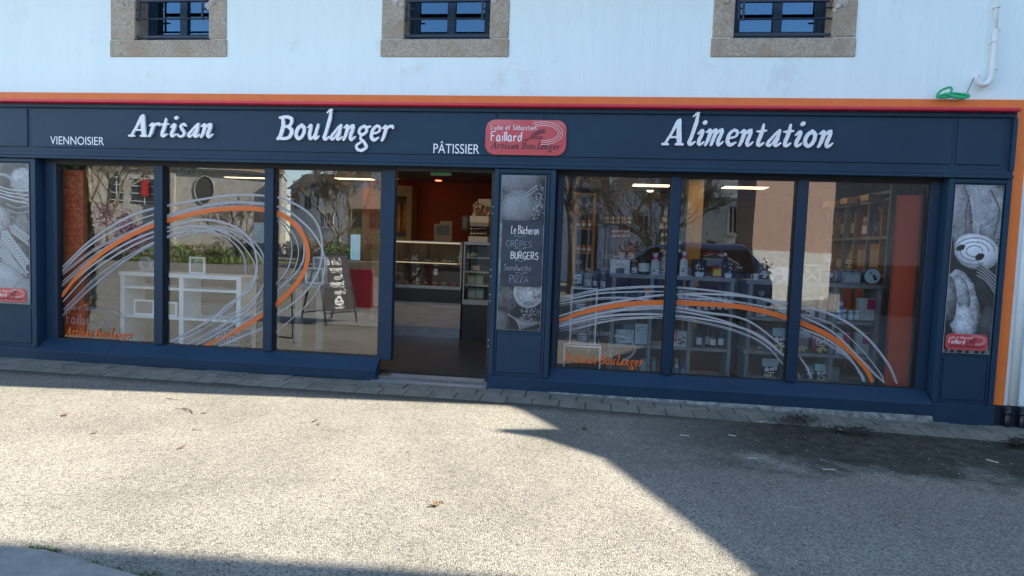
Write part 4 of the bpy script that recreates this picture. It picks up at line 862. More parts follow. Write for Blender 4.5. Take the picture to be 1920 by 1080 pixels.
# white wire stands
def wire(label, px0, px1, pt, pb, Y0, Y1, r=.009):
    x0, x1 = FX(px0, pt, Y0), FX(px1, pt, Y0); zt, zb = FZ(px0, pt, Y0), FZ(px0, pb, Y0); e = empty('wire_stand', ((x0+x1)/2, Y0, zb), label, 'stand', 'white display stands behind the first right-hand pane')
    mb = MB()
    for y in (Y0, Y1):
        mb.tube([(x0, y, zb), (x0, y, zt-.01), (x0+.01, y, zt), (x1-.01, y, zt), (x1, y, zt-.01), (x1, y, zb)], r, 6)
    for x in (x0, x1): mb.tube([(x, Y0, zt), (x, Y1, zt)], r, 6)
    mb.build('frame', WM, e); mb = MB(); mb.box(x0, x1, Y0, Y1, zt-.012, zt+.001); mb.build('top', mat('stand_top', (.30, .30, .30)), e); mb = MB(); mb.box(x0, x1, Y0, Y1, zb, zb+.02); mb.build('base', mat('stand_top', (.3, .3, .3)), e); return zt, zb
w1 = wire('taller white wire stand with bags on top', 1072, 1120, 540, 645, .62, .95); w2 = wire('lower white stand under the taller wire stand', 1058, 1126, 648, 700, .45, .61)
# ------------------------------------------------------------------ goods
def M_(c, n=None, rough=.5, **k): return mat(n or 'paint_%d_%d_%d' % tuple(int(q*255) for q in c), c, rough=rough, var=.08, **k)
LBL = M_((.58, .6, .62), 'paper_label'); INK = M_((.04, .045, .06), 'print_ink')
def item(kind, label, px, py, wpx, hpx, Y, c1=(.3, .3, .3), c2=None, cat=None, group='goods on the display shelves', txt=None, zb=None, rz=0, X=None):
    """px = centre, py = base line, wpx/hpx = seen size, Y = depth in the shop"""
    if X is None: x0, z = F(px-wpx/2, py, Y); x1, _ = F(px+wpx/2, py, Y); X = (x0+x1)/2; w_ = x1-x0; h = FZ(px, py-hpx, Y)-z
    else: w_, h, z = wpx, hpx, zb
    if zb is not None: z = zb
    e = empty(kind, (X, Y+w_*.3, z), label, cat or kind.split('_')[-1], group, rz); m1 = M_(c1); m2 = M_(c2) if c2 else LBL; r = w_/2; d = min(w_*.6, .2); mb = L(); rn = random.Random(int(px*7+py))
    K = kind
    if K in ('jar', 'preserve_jar', 'pot'):
        mb.lathe([(r*.92, 0), (r, h*.06), (r, h*.68), (r*.86, h*.78)], n=14); mb.build('glass_body', m1, e, smooth=True); mb = L(); mb.lathe([(r*.9, h*.78), (r*.94, h*.8), (r*.94, h*.98), (r*.88, h)], n=14); mb.build('lid', m2, e)
        mb = L(); mb.lathe([(r*1.02, h*.18), (r*1.02, h*.58)], n=14, caps=False); mb.build('paper_band', LBL if c2 else M_((.5, .42, .3)), e)
    elif K in ('bottle',):
        mb.lathe([(r*.9, 0), (r, h*.04), (r, h*.52), (r*.7, h*.64), (r*.33, h*.74), (r*.3, h*.93), (r*.36, h*.94), (r*.36, h)], n=12); mb.build('body', m1, e, smooth=True); mb = L(); mb.lathe([(r*1.03, h*.14), (r*1.03, h*.44)], n=12, caps=False); mb.build('paper_band', m2, e)
    elif K in ('carton', 'gift_box', 'picture_box', 'card'):
        d = .012 if K == 'card' else d; mb.box(-r, r, -d/2, d/2, 0, h); mb.build('box', m1, e, bevel=.002); mb = L()
        if txt == 'splash':
            for i in range(14): a = rn.uniform(-.8, .8)*r; b_ = h*rn.uniform(.15, .9); s_ = r*rn.uniform(.08, .22); mb.face([(a-s_, -d/2-.001-.0001*i, b_-s_), (a+s_, -d/2-.001-.0001*i, b_-s_*.3), (a+s_*.2, -d/2-.001-.0001*i, b_+s_)])
            mb.prism([(-r*.5, 0), (r*.5, 0), (r*.65, h*.28), (-r*.65, h*.28)], 'y', -d/2-.004, -d/2+.001)
        elif txt == 'house':
            mb.prism([(-r*.45, h*.12), (r*.45, h*.12), (r*.45, h*.36), (r*.62, h*.38), (r*.3, h*.48), (-r*.3, h*.48), (-r*.62, h*.38), (-r*.45, h*.36)], 'y', -d/2-.002, -d/2+.001)
            for i in range(3): mb.box(-r*.5+r*.1*i, r*.5-r*.1*i, -d/2-.0014, -d/2, h*(.58+.09*i), h*(.605+.09*i))
            mb.box(-r*.95, r*.95, -d/2-.0015, -d/2, h*.04, h*.06)
        elif txt == 'corner': mb.box(0, r*.98, -d/2-.0015, -d/2+.001, h*.5, h*.98)
        elif txt == 'stones':
            for (a, b_, s_) in ((-.1, .45, .3), (.4, .3, .35), (.0, .18, .34), (.5, .6, .25)): mb.prism([(r*a+r*s_*math.cos(t), h*b_+r*s_*.55*math.sin(t)) for t in np.linspace(0, 6, 10)], 'y', -d/2-.002-.0004*s_, -d/2+.001)
        elif txt == 'spoon':
            mb.lathe([(r*.28, -d/2-.002), (r*.28, -d/2+.001)], (-r*.4, 0, h*.7), 12, 'y'); ribbon(mb, [(-r*.4, h*.7), (r*.75, h*.1)], r*.1, lambda u, v_, o=0: (u, -d/2-.0015, v_)); ribbon(mb, [(r*.8, h*.85), (-r*.6, h*.08)], r*.04, lambda u, v_, o=0: (u, -d/2-.003, v_))
        elif txt == 'snow':
            for i in range(26): a = rn.uniform(-.85, .85)*r; b_ = h*rn.uniform(.12, .92); s_ = r*rn.uniform(.05, .12); mb.box(a-s_, a+s_, -d/2-.001-.0001*i, -d/2, b_-s_*.35, b_+s_*.35)
        elif txt: sans_into(mb, txt, -r*.85, h*.45, r*1.7, h*.2, lambda u, v_, o=0: (u, -d/2-.0015, v_))
        else: mb.box(-r*.8, r*.8, -d/2-.0015, -d/2+.001, h*.2, h*.8)
        mb.build('printed_front', M_(c2) if c2 else INK, e)
    elif K in ('paper_bag', 'clear_bag', 'sweet_bag'):
        n = 12; pr = [(1, 0, .7), (1.05, .1, .8), (1, .55, .75), (.8, .68, .6), (.26, .76, .3), (.2, .80, .25), (.5, .92, .35), (.62, 1, .3)]
        b = 0
        for (a, t, c) in pr:
            for i in range(n): an = 2*math.pi*i/n; sq = 1/max(abs(math.cos(an)), abs(math.sin(an)))**.6; j = 1+rn.uniform(-.06, .06)*(1+2*(t > .7)); mb.v.append((r*a*math.cos(an)*sq*j*.9, r*c*math.sin(an)*sq*j*.7, h*t*(1+rn.uniform(-.03, .03)*(t > .9))))
        for k in range(len(pr)-1):
            for i in range(n): j = (i+1) % n; mb.f.append((k*n+i, k*n+j, (k+1)*n+j, (k+1)*n+i)); mb.mi.append(0)
        mb.f.append(tuple(range(n))); mb.mi.append(0)
        mb.build('wrapper', CEL if K == 'clear_bag' else m1, e, smooth=(K != 'paper_bag'))
        if K == 'clear_bag':
            mb = L()
            for i in range(16): a, b_, s_ = rn.uniform(-.6, .6)*r, h*rn.uniform(.05, .5), r*rn.uniform(.2, .34); mb.lathe([(s_*.3, -s_*.7), (s_, 0), (s_*.3, s_*.7)], (a, rn.uniform(-.3, .3)*r, b_+s_*.5), 7)
            mb.build('contents', m1, e, smooth=True)
        mb = L(); mb.tube([(r*.27*math.cos(t), r*.3*math.sin(t), h*.78) for t in np.linspace(0, 5.8, 9)], r*.09, 5, True); mb.tube([(0, -r*.3, h*.78), (-r*.5, -r*.35, h*.86), (-r*.45, -r*.35, h*.74), (0, -r*.3, h*.78)], r*.08, 5); mb.tube([(0, -r*.3, h*.78), (r*.5, -r*.35, h*.86), (r*.45, -r*.35, h*.74), (0, -r*.3, h*.78)], r*.08, 5); mb.build('ribbon', M_(c2) if c2 else M_((.1, .08, .07)), e)
        mb = L(); 
        if txt == 'round': mb.lathe([(r*.55, -r*.86), (r*.55, -r*.8)], (0, 0, h*.28), 14, 'y')
        else: mb.box(-r*.6, r*.6, -r*.84, -r*.8, h*.15, h*.42)
        mb.build('paper_label', LBL, e)
        mb = L(); mb.box(-r*.5, -r*.1, -r*.88, -r*.845, h*.19, h*.27); mb.box(-r*.5, r*.5, -r*.88, -r*.845, h*.33, h*.355); mb.box(-r*.0, r*.5, -r*.88, -r*.845, h*.21, h*.23); mb.build('print', INK, e)
    elif K == 'crisp_bag':
        nx, nz = 9, 13; 
        for sd in (-1, 1):
            b = len(mb.v)
            for i in range(nx):
                for j in range(nz):
                    u, v_ = i/(nx-1)*2-1, j/(nz-1); bul = (1-u**4)*max(0, math.sin(math.pi*min(1, max(0, (v_-.06)/.88))))**.6; mb.v.append((u*r*(1-.06*math.sin(math.pi*v_))+rn.uniform(-1, 1)*.002, sd*(.003+.32*r*bul)+rn.uniform(-1, 1)*.003, h*v_))
            for i in range(nx-1):
                for j in range(nz-1): q = b+i*nz+j; mb.f.append((q, q+1, q+nz+1, q+nz)); mb.mi.append(0 if j < 8 else 1)
        mb.build('foil_bag', [mat('foil_'+str(int(c1[0]*99)), c1, rough=.28, var=.15, coat=.4), M_(c2 or (.4, .5, .5), rough=.3)], e, smooth=True)
        if txt: mb = L(); mono_mesh(mb, txt, -r*.62, h*.5, r*1.25, h*.17, r*.05, lambda u, v_, o=0: (u, -.38*r-o, v_+u*.2)); mb.box(-r*.4, r*.4, -.39*r, -.385*r, h*.40, h*.43); mb.build('brand_lettering', PW, e)
        mb = L()
        for i in range(9): a, b_ = rn.uniform(-.6, .6)*r, h*rn.uniform(.12, .32); mb.lathe([(r*.2, -.37*r), (r*.2, -.36*r+.001)], (a, -.0005*i, b_), 9, 'y')
        mb.build('printed_crisps', M_((.5, .42, .2)), e)
    elif K == 'tin':
        mb.lathe([(r*.97, 0), (r, h*.03), (r, h*.97), (r*.97, h)], n=18); mb.build('can', m1, e, smooth=False); mb = L(); mb.lathe([(r*1.01, h*.2), (r*1.01, h*.8)], n=18, caps=False); mb.build('paper_band', m2, e)
    elif K == 'spray_bottle':
        mb.lathe([(r, 0), (r, h*.55), (r*.4, h*.72), (r*.35, h*.85), (r*.5, h*.86), (r*.5, h)], n=12); mb.build('body', m1, e, smooth=True); mb = L(); mb.lathe([(r*1.02, h*.1), (r*1.02, h*.45)], n=12, caps=False); mb.build('paper_band', m2, e)
    return e
YA = .84; n_ = 0
# --- on top of shelving unit A
item('gift_box', 'white cardboard box with dark printed cottage in the first right-hand pane', 1162, 515, 36, 28, YA, (.50, .52, .52), (.05, .05, .06), 'box', txt='house')
item('card', 'cream price card standing behind the white cottage box', 1157, 490, 14, 9, 1.0, (.62, .6, .5), (.05, .05, .05), 'price card')
item('clear_bag', 'clear cellophane bag of sweets right of the cottage box', 1189, 516, 16, 34, YA, (.22, .24, .25), (.3, .3, .3), 'sweet bag')
item('bottle', 'dark bottle with round pale label, in cellophane, between the sweet bags', 1207, 516, 21, 52, YA, (.015, .016, .02), (.5, .55, .58), 'bottle')
item('sweet_bag', 'white patterned bag with a pink bow, left of another pink-bowed bag', 1228, 517, 19, 42, YA, (.42, .48, .56), (.62, .03, .20), 'gift bag')
item('sweet_bag', 'pale tall bag with a dull pink bow, touching the first mullion', 1244, 517, 15, 48, .95, (.33, .38, .42), (.5, .08, .2), 'gift bag')
item('sweet_bag', 'white bag with bright pink bow just right of the first mullion', 1282, 518, 17, 46, YA, (.45, .5, .55), (.66, .03, .22), 'gift bag')
item('gift_box', 'black gift box splashed with white, left one of two', 1311, 520, 25, 34, YA, (.012, .016, .03), (.5, .53, .58), 'box', txt='splash')
item('carton', 'red and yellow lidded carton between the two black boxes', 1344, 521, 18, 20, YA, (.30, .02, .03), (.5, .42, .05), 'carton')
item('gift_box', 'black gift box splashed with white, right one under the penguin', 1365, 521, 21, 30, YA, (.012, .016, .03), (.5, .53, .58), 'box', txt='splash')
# penguin figurine on the box (plain toy bird)
x, z = F(1361, 492, YA); e = empty('penguin_figurine', (x, YA+.06, z), 'small black and white penguin figurine above the right black box', 'figurine'); mb = L(); mb.lathe([(.02, 0), (.032, .015), (.034, .04), (.024, .065), (.014, .072)], n=12); mb.build('body', M_((.02, .022, .028)), e, smooth=True); mb = L(); mb.lathe([(.012, 0), (.021, .008), (.022, .02), (.012, .034), (.002, .037)], (0, 0, .072), 12); mb.build('head', M_((.6, .62, .64)), e, smooth=True); mb = L(); mb.lathe([(.001, -.028), (.005, -.02)], (0, 0, .09), 6, 'y'); mb.build('beak', M_((.55, .3, .03)), e)
# cellophane-wrapped hamper
x, z = F(1350, 500, .95); e = empty('gift_basket', (x, 1.05, z), 'cellophane-wrapped hamper with a red corner behind the two black boxes', 'basket'); mb = L(); rn = random.Random(4)
P_ = [(-.2, 0, 0), (.24, -.02, -.01), (.22, .1, 0), (-.2, .1, 0), (-.14, 0, .13), (.02, 0, .16), (.02, .1, .15), (-.14, .1, .12), (.3, .04, .0)]
for f_ in ((0, 1, 5, 4), (1, 8, 5), (3, 2, 6, 7), (0, 3, 7, 4), (4, 5, 6, 7), (5, 6, 8), (2, 8, 6)): mb.face([P_[i] for i in f_])
mb.build('wrapper', CEL, e); mb = L(); mb.box(-.17, .12, .01, .09, .0, .09); mb.build('basket', M_((.3, .33, .38)), e, bevel=.01); mb = L(); mb.tube([(-.18, 0, .12), (-.05, 0, .15), (.1, -.01, .11), (.24, 0, .03)], .008, 6); mb.build('ribbon', M_((.45, .4, .42)), e); mb = L(); mb.tube([(-.2, -.005, .13), (-.1, -.005, .16), (0, -.005, .15)], .014, 6); mb.build('red_bow', M_((.35, .03, .03)), e)
item('pot', 'round brown pot on the small black table', 1387, 506, 11, 13, 1.45, (.05, .03, .025), (.04, .03, .02), 'pot')
item('paper_bag', 'small orange brown bag behind the left black box', 1293, 515, 11, 30, 1.0, (.40, .2, .06), (.3, .1, .03), 'bag')
# --- on top of unit B
item('clear_bag', 'clear bag of sweets with a dark round label on the second shelving unit', 1431, 527, 25, 46, YA, (.17, .18, .2), (.35, .35, .35), 'sweet bag', txt='round')
x, z = F(1414, 526, YA); e = empty('mug', (x, YA+.04, z), 'white mug handle showing left of the labelled sweet bag', 'mug'); mb = L(); mb.lathe([(.028, 0), (.03, .005), (.03, .08), (.027, .08), (.027, .01)], (.03, 0, 0), 16, caps=False); mb.build('cup', M_((.5, .5, .52)), e, smooth=True); mb = L(); mb.tube([(0, 0, .068), (-.022, 0, .06), (-.026, 0, .035), (-.012, 0, .018), (.002, 0, .015)], .005, 6); mb.build('handle', M_((.5, .5, .52)), e)
item('gift_box', 'white cardboard box with dark printed cottage, left of the second mullion', 1460, 527, 32, 26, YA, (.50, .52, .52), (.07, .06, .06), 'box', txt='house')
item('card', 'plain pale card at the second mullion beside the white box', 1480, 527, 9, 24, .9, (.42, .45, .45), (.36, .4, .4), 'card')
item('picture_box', 'dark framed picture of a spoon right of the second mullion', 1520, 529, 35, 33, YA, (.52, .52, .5), (.07, .065, .04), 'picture')
e = item('picture_box', 'spoon motif panel of the dark picture', 1520, 528, 31, 29, YA-.022, (.055, .05, .03), (.45, .38, .22), 'picture', txt='spoon')
item('clear_bag', 'tied clear bag with round pale label between the picture and the blue tins', 1554, 531, 21, 56, YA, (.12, .13, .15), (.4, .42, .45), 'sweet bag', txt='round')
for k, (px, r) in enumerate(((1577, .07), (1590, .07), (1603, .072), (1616, .072))):
    x, z = F(px, 531, YA); e = empty('biscuit_tin', (x, YA+.12, z+r), ['leftmost', 'second', 'third', 'fourth'][k]+' round blue tin of the row lying on its side', 'tin', 'round blue tins lying on their side')
    mb = L(); mb.lathe([(r, -.04), (r, .035)], n=20, axis='x'); mb.build('can', M_((.08, .13, .24), rough=.3), e); mb = L(); mb.lathe([(r*1.02, -.045), (r*1.02, -.03)], n=20, axis='x'); mb.lathe([(r*1.02, .03), (r*1.02, .036)], n=20, axis='x'); mb.build('rim', M_((.35, .4, .48), rough=.3), e)
x, z = F(1637, 518, YA-.04); e = empty('biscuit_tin', (x, YA+.02, z), 'round tin facing the street with dark bird shapes on a pale lid', 'tin', 'round blue tins lying on their side'); mb = L(); r = .093; mb.lathe([(r, -.04), (r, .04)], n=24, axis='y'); mb.build('can', M_((.03, .05, .10), rough=.3), e); mb = L(); mb.lathe([(r*.9, -.045), (r*.9, -.0401)], n=24, axis='y'); mb.build('lid', M_((.45, .58, .62)), e); mb = L(); mb.prism([(-.03, .035), (-.005, .055), (-.012, .03), (-.04, .015)], 'y', -.048, -.0455)
mb.prism([(-.005, .01), (.02, .02), (.05, -.03), (.045, -.055), (.035, -.035), (.02, -.05), (.012, -.02)], 'y', -.0482, -.0456); mb.build('bird_print', INK, e)
item('carton', 'clear plastic box of pale biscuits lying before the blue tins', 1598, 531, 30, 20, YA-.04, (.22, .26, .32), (.32, .36, .42), 'box')
# --- unit A shelves
item('carton', 'orange packet with white panel beside the second divider', 1215, 583, 17, 46, YA, (.55, .13, .02), (.55, .56, .5), 'packet')
for k in range(3): item('pot', '%s small blue pot left of the first mullion' % ORD[k], 1230+8*k, 583, 8, 20, YA, (.05, .13, .26), (.3, .4, .5), 'pot', 'small blue pots')
for k in range(4): item('preserve_jar', '%s dark pickle jar on the shelf above the snowflake cards' % ORD[k], 1160+13*k, 583, 12, 30+4*(k % 2), YA, (.03, .03, .035), (.12, .13, .14), 'jar', 'dark jars on the first shelf')
for k in range(5): item('jar', '%s small dark jar in the back row behind the dark pickle jars' % ORD[k], 1158+11*k, 583, 9, 44, 1.0, (.04, .04, .045), (.10, .10, .12), 'jar', 'dark jars on the first shelf')
for r_ in range(2):
    for k in range(2): item('preserve_jar', ['lower', 'upper'][r_]+' pink red jar, %s from the first mullion' % ORD[k], 1276+13*k, 583-20*r_, 12, 19, YA, (.30, .04, .07), (.45, .4, .42), 'jar', 'pink red jars beside the first mullion')
for k in range(5): item('preserve_jar', '%s dark red jar in the back row below the black gift boxes' % ORD[k], 1310+13*k, 583, 12, 46, .98, (.10, .02, .03), (.16, .03, .04), 'jar', 'dark red jars in the second pane')
for k in range(5): item('carton', '%s dark boxed jar with a white digit-like print under the orange stripe' % ORD[k], 1310+13*k, 583, 11, 14, .83, (.02, .02, .025), (.45, .45, .45), 'box', 'small dark boxes under the orange stripe')
item('card', 'white snowflake card with rounded outline, taller of the two', 1202, 647, 24, 39, YA, (.50, .60, .64), (.08, .16, .22), 'card', txt='snow')
item('card', 'white snowflake cards lying left of the taller one', 1171, 650, 34, 31, YA, (.48, .57, .60), (.10, .18, .24), 'card', txt='snow')
item('carton', 'pale lilac box behind the snowflake cards', 1178, 650, 26, 52, 1.0, (.10, .10, .12), (.2, .2, .24), 'box')
item('picture_box', 'white box with dark stones pictured, just right of the first mullion', 1275, 649, 24, 28, YA, (.50, .52, .50), (.05, .05, .055), 'box', txt='stones')
item('tin', 'small pink tin on the left edge of the stones box', 1266, 640, 6, 20, YA-.05, (.40, .04, .12), (.5, .2, .3), 'tin')
for k, (px, h) in enumerate(((1311, 36), (1327, 40), (1337, 30), (1352, 32))): item('bottle', '%s small dark bottle with a white label on the lower shelf of the second pane' % ORD[k], px, 652, 11, h+8, YA+(.1 if k == 1 else 0), (.02, .022, .03), (.55, .58, .6), 'bottle', 'small labelled bottles in the second pane')
item('card', 'stack of thin dark plates leaning on a divider', 1303, 650, 8, 34, .9, (.06, .065, .07), (.1, .11, .12), 'plates')
item('spray_bottle', 'blue spray bottle on the bottom shelf right of the first mullion', 1284, 704, 15, 30, YA, (.05, .10, .30), (.2, .3, .5), 'bottle')
item('spray_bottle', 'slim white bottle beside the blue spray bottle', 1268, 703, 8, 30, YA, (.40, .45, .5), (.15, .2, .4), 'bottle')
item('carton', 'pale green box with squares on the bottom shelf of the first pane', 1208, 700, 15, 27, YA, (.25, .36, .34), (.45, .48, .4), 'box'); item('tin', 'tall grey can on the bottom shelf of the first pane', 1225, 700, 8, 30, YA, (.14, .18, .18), (.24, .3, .3), 'can')
# --- unit B shelves
for k, px in enumerate((1427, 1465, 1517)): item('paper_bag', ['leftmost', 'middle', 'rightmost'][k]+' beige paper bag with dark bow and white label on the upper shelf', px, 600, 26, 58-4*(k == 0), YA, (.20, .19, .15), (.02, .02, .02), 'bag', 'bow-tied paper bags')
item('carton', 'red and pale upright box beside the rightmost paper bag', 1541, 600, 13, 44, .9, (.32, .38, .37), (.35, .03, .05), 'box', txt='corner')
for k, (px, h, c) in enumerate(((1575, 34, (.08, .22, .42)), (1583, 20, (.08, .25, .5)), (1596, 18, (.3, .5, .65)), (1608, 18, (.28, .48, .62)), (1574, 18, (.06, .2, .45)))): item('pot', ['tall blue pot at the left of the blue pots', 'blue pot second in the row', 'pale blue pot with a white cap third in the row', 'pale blue pot with a white cap beside the fish box', 'blue pot in front of the tall one'][k], px, 600, 11, h, YA-(.05 if k == 4 else 0), c, (.5, .6, .66), 'pot', 'blue pots on the second unit')
item('carton', 'white box with red corner panel and green fish picture, upper right shelf', 1624, 600, 29, 40, YA, (.45, .50, .45), (.38, .02, .07), 'box', txt='corner')
item('carton', 'white and red box, left of two on the lower right shelf', 1579, 664, 26, 40, YA, (.48, .46, .45), (.35, .03, .08), 'box', txt='corner'); item('carton', 'white and red box, right of two on the lower right shelf', 1616, 664, 25, 40, YA, (.42, .44, .45), (.32, .03, .08), 'box', txt='corner')
item('crisp_bag', 'dark crisp bag leaning on the middle shelf left of the second mullion', 1463, 662, 30, 46, YA, (.02, .035, .05), (.22, .34, .36), 'crisps', txt='Brets'); item('crisp_bag', 'grey crisp bag behind the dark one left of the second mullion', 1432, 664, 30, 44, .98, (.16, .16, .17), (.25, .2, .2), 'crisps')
item('crisp_bag', 'dark red crisp bag with crisps printed, right of the second mullion', 1506, 664, 25, 44, YA, (.16, .015, .03), (.28, .3, .3), 'crisps'); item('crisp_bag', 'purple red bag with the word Curly', 1540, 664, 33, 40, YA, (.20, .015, .05), (.2, .03, .05), 'crisps', txt='Curly')
item('crisp_bag', 'black crisp bag alone on the bottom shelf left of the second mullion', 1445, 716, 33, 42, YA, (.012, .014, .022), (.25, .36, .38), 'crisps', txt='Brets'); item('crisp_bag', 'black crisp bag on the bottom shelf, rightmost', 1541, 720, 27, 36, YA, (.012, .014, .022), (.3, .42, .44), 'crisps', txt='Brets'); item('crisp_bag', 'dark crisp bag half hidden behind the rightmost one', 1520, 718, 20, 32, .9, (.02, .03, .05), (.2, .3, .32), 'crisps', txt='Brets')
item('carton', 'pale green box beside the rightmost crisp bag', 1565, 720, 16, 32, .88, (.13, .19, .19), (.16, .24, .22), 'box')
# --- wire stand
item('clear_bag', 'big clear bag tied high on the wire stand', 1083, 540, 23, 62, .66, (.16, .15, .14), (.35, .35, .33), 'bag'); item('paper_bag', 'grey beige bag with small label on the wire stand', 1101, 540, 17, 38, .68, (.22, .20, .17), (.12, .1, .08), 'bag')
item('sweet_bag', 'black bag on the wire stand', 1115, 540, 12, 32, .72, (.02, .02, .035), (.04, .04, .05), 'bag'); item('clear_bag', 'small clear bag with pale contents right of the wire stand', 1130, 545, 14, 42, .86, (.26, .25, .26), (.3, .3, .3), 'bag')
item('paper_bag', 'grey bag with white label inside the wire stand', 1088, 590, 25, 50, .7, (.13, .13, .12), (.1, .1, .1), 'bag'); item('paper_bag', 'grey bag on the lower deck of the wire stand', 1092, 644, 24, 46, .7, (.15, .145, .13), (.1, .1, .1), 'bag')
# --- racks at the back left
for k in range(3): item('jar', '%s orange-labelled jar on the lower shelf of the pine rack' % ORD[k], 1083+12*k, 472, 10, 12, 2.25, (.50, .14, .04), (.5, .12, .04), 'jar', 'jars on the pine rack')
for k in range(3): item('jar', '%s beige jar on the upper shelf of the pine rack' % ORD[k], 1083+12*k, 426, 9, 13, 2.25, (.30, .17, .10), (.42, .27, .18), 'jar', 'jars on the pine rack')
for r_ in range(2):
    for k in range(5): item('jar', '%s honey jar in the %s row above the red jars' % (ORD[k], ['lower', 'upper'][r_]), 1137+10.5*k, 419.5-7.5*r_, 9, 7, 2.65, (.34, .19, .09), (.42, .33, .25), 'jar', 'honey jars in two rows')
    for k in range(4): item('jar', '%s round red jar in the %s row' % (ORD[k], ['lower', 'upper'][r_]), 1150+9*k, 446-9*r_, 9, 9, 2.62, (.30, .02, .02), (.25, .02, .02), 'jar', 'round red jars in two rows')
for k in range(3): item('bottle', '%s dark syrup bottle under the red jars' % ORD[k], 1133+10*k, 491, 9, 36, 2.6, (.05, .025, .02), (.3, .28, .25), 'bottle', 'syrup bottles')
for k in range(2): item('paper_bag', ['left', 'right'][k]+' brown paper bag of biscuits behind the cottage box', 1165+18*k, 491, 17, 42, 2.45, (.20, .09, .05), (.1, .03, .02), 'bag', 'brown biscuit bags')
for r_, (py, n) in enumerate(((430, 3), (444, 3), (460, 4), (474, 4))):
    for k in range(n): item('jar', '%s pale green jar on the %s tier of the jar stand' % (ORD[k], ['top', 'second', 'third', 'bottom'][r_]), 1241+11*k, py, 9, 11, 2.42, (.20, .22, .14), (.30, .3, .22), 'jar', 'pale jars on the tiered stand')
item('clear_bag', 'tall bag with pale wrapping at the top of the jar stand', 1246, 420, 13, 28, 2.45, (.25, .24, .15), (.2, .2, .1), 'bag')
# --- goods in the right wall shelving
cmpY = [(p+q)/2 for p, q in zip([1.12]+ys[:-1], ys)]
kinds = [('tin', (.24, .30, .26), 'pale green tins'), ('clear_bag', (.3, .04, .03), 'red sweet bags'), ('jar', (.25, .1, .05), 'preserve jars'), ('bottle', (.02, .02, .03), 'dark bottles'), ('bottle', (.03, .03, .05), 'dark wine bottles'), ('bottle', (.05, .04, .06), 'tall bottles'), ('bottle', (.03, .03, .03), 'bottles')]
for k, y in enumerate(cmpY):
    kd, c, nm = kinds[k]
    for j, yy in enumerate((y-.11, y+.05)):
        h = .46 if kd == 'bottle' else (.26 if kd == 'jar' else .42); item(kd, '%s of two %s on the top wall shelf, %s bay from the window' % (['nearer', 'farther'][j], nm, ORD[k]), 0, 0, (.12 if kd != 'clear_bag' else .19), h, yy, c, (.3, .3, .32), kd.split('_')[-1], 'goods in the right wall shelving', zb=zs_[2], X=wx+.12)
    c2 = [(.20, .10, .16), (.42, .20, .07), (.22, .10, .07), (.35, .3, .14), (.1, .09, .1), (.08, .07, .09), (.07, .07, .09)][k]; kd2 = ['carton', 'carton', 'carton', 'paper_bag', 'bottle', 'bottle', 'bottle'][k]
    for j, yy in enumerate((y-.11, y+.05)):
        item(kd2, '%s %s on the middle wall shelf, %s bay from the window' % (['nearer', 'farther'][j], ['dark purple box', 'orange box', 'brown patterned box', 'gold-tied bag', 'dark bottle', 'dark bottle', 'dark bottle'][k], ORD[k]), 0, 0, .17, .36, yy, c2, (.4, .3, .2), kd2.split('_')[-1], 'goods in the right wall shelving', zb=zs_[1], X=wx+.12, rz=-1.2)
        item('paper_bag', '%s dull red packet on the low wall shelf, %s bay from the window' % (['nearer', 'farther'][j], ORD[k]), 0, 0, .18, .4, yy, (.34, .09, .05), (.2, .1, .05), 'bag', 'goods in the right wall shelving', zb=zs_[0], X=wx+.12)
# ================================================================== BAKERY (through the doorway)
Yc = 2.9
def zc(py): return FZ(800, py, Yc)
x0, x1 = -3.25, FX(863, 600, Yc); e = empty('bakery_counter', ((x0+x1)/2, Yc+.4, 0), 'glass-topped bakery counter with grey laminate front seen through the doorway', 'counter')
mb = MB(); mb.box(x0, x1-.01, Yc+.03, Yc+.8, 0, zc(613)); mb.build('kick_board', ALU, e)
mb = MB(); mb.box(x0, x1, Yc, Yc+.85, zc(613)+.001, zc(566)); mb.build('front_panel', CONC, e)
mb = MB(); mb.box(x0, x1+.004, Yc-.02, Yc+.85, zc(566)+.001, zc(541)); mb.build('dark_band', DK, e)
mb = MB(); mb.box(x0, x1, Yc-.03, Yc+.85, zc(541)+.001, zc(535)); mb.box(x0, x1-.03, Yc+.1, Yc+.8, zc(492)-.012, zc(492)); 
mb.build('case_deck', ALU, e)
mb = MB(); mb.box(x1-.02, x1-.0, Yc-.02, Yc, zc(535), zc(451)); mb.box(x1-.02, x1, Yc+.83, Yc+.85, zc(535), zc(451)); mb.box(x0, x1, Yc-.02, Yc+.5, zc(451)-.02, zc(451)-.006); mb.build('case_frame', ALU, e)
mb = MB(); mb.box(x0, x1-.02, Yc-.016, Yc-.01, zc(534), zc(453)); mb.box(x1-.012, x1-.006, Yc, Yc+.83, zc(534), zc(453)); mb.build('case_glass', CLR, e)
ST = emit('shelf_strip', (1, .78, .5), .12)
mb = MB(); mb.box(x0, x1-.04, Yc+.0, Yc+.006, zc(456), zc(453.5)); mb.box(x0, x1-.1, Yc+.0905, Yc+.0955, zc(494), zc(492.5)); mb.build('light_strip', ST, e)
mb = MB(); mb.box(x0, x1-.02, Yc+.8, Yc+.81, zc(535), zc(456)); mb.build('case_back', mat('case_back', (.12, .07, .05), rough=.5), e)
PA = mat('pastry', (.42, .20, .07), rough=.6, col2=(.26, .10, .03), vscale=30); PA2 = mat('pastry_pale', (.55, .36, .16), rough=.6, col2=(.4, .2, .08), vscale=30); PA3 = mat('cake_red', (.35, .05, .05), rough=.4, var=.3)
rn = random.Random(12)
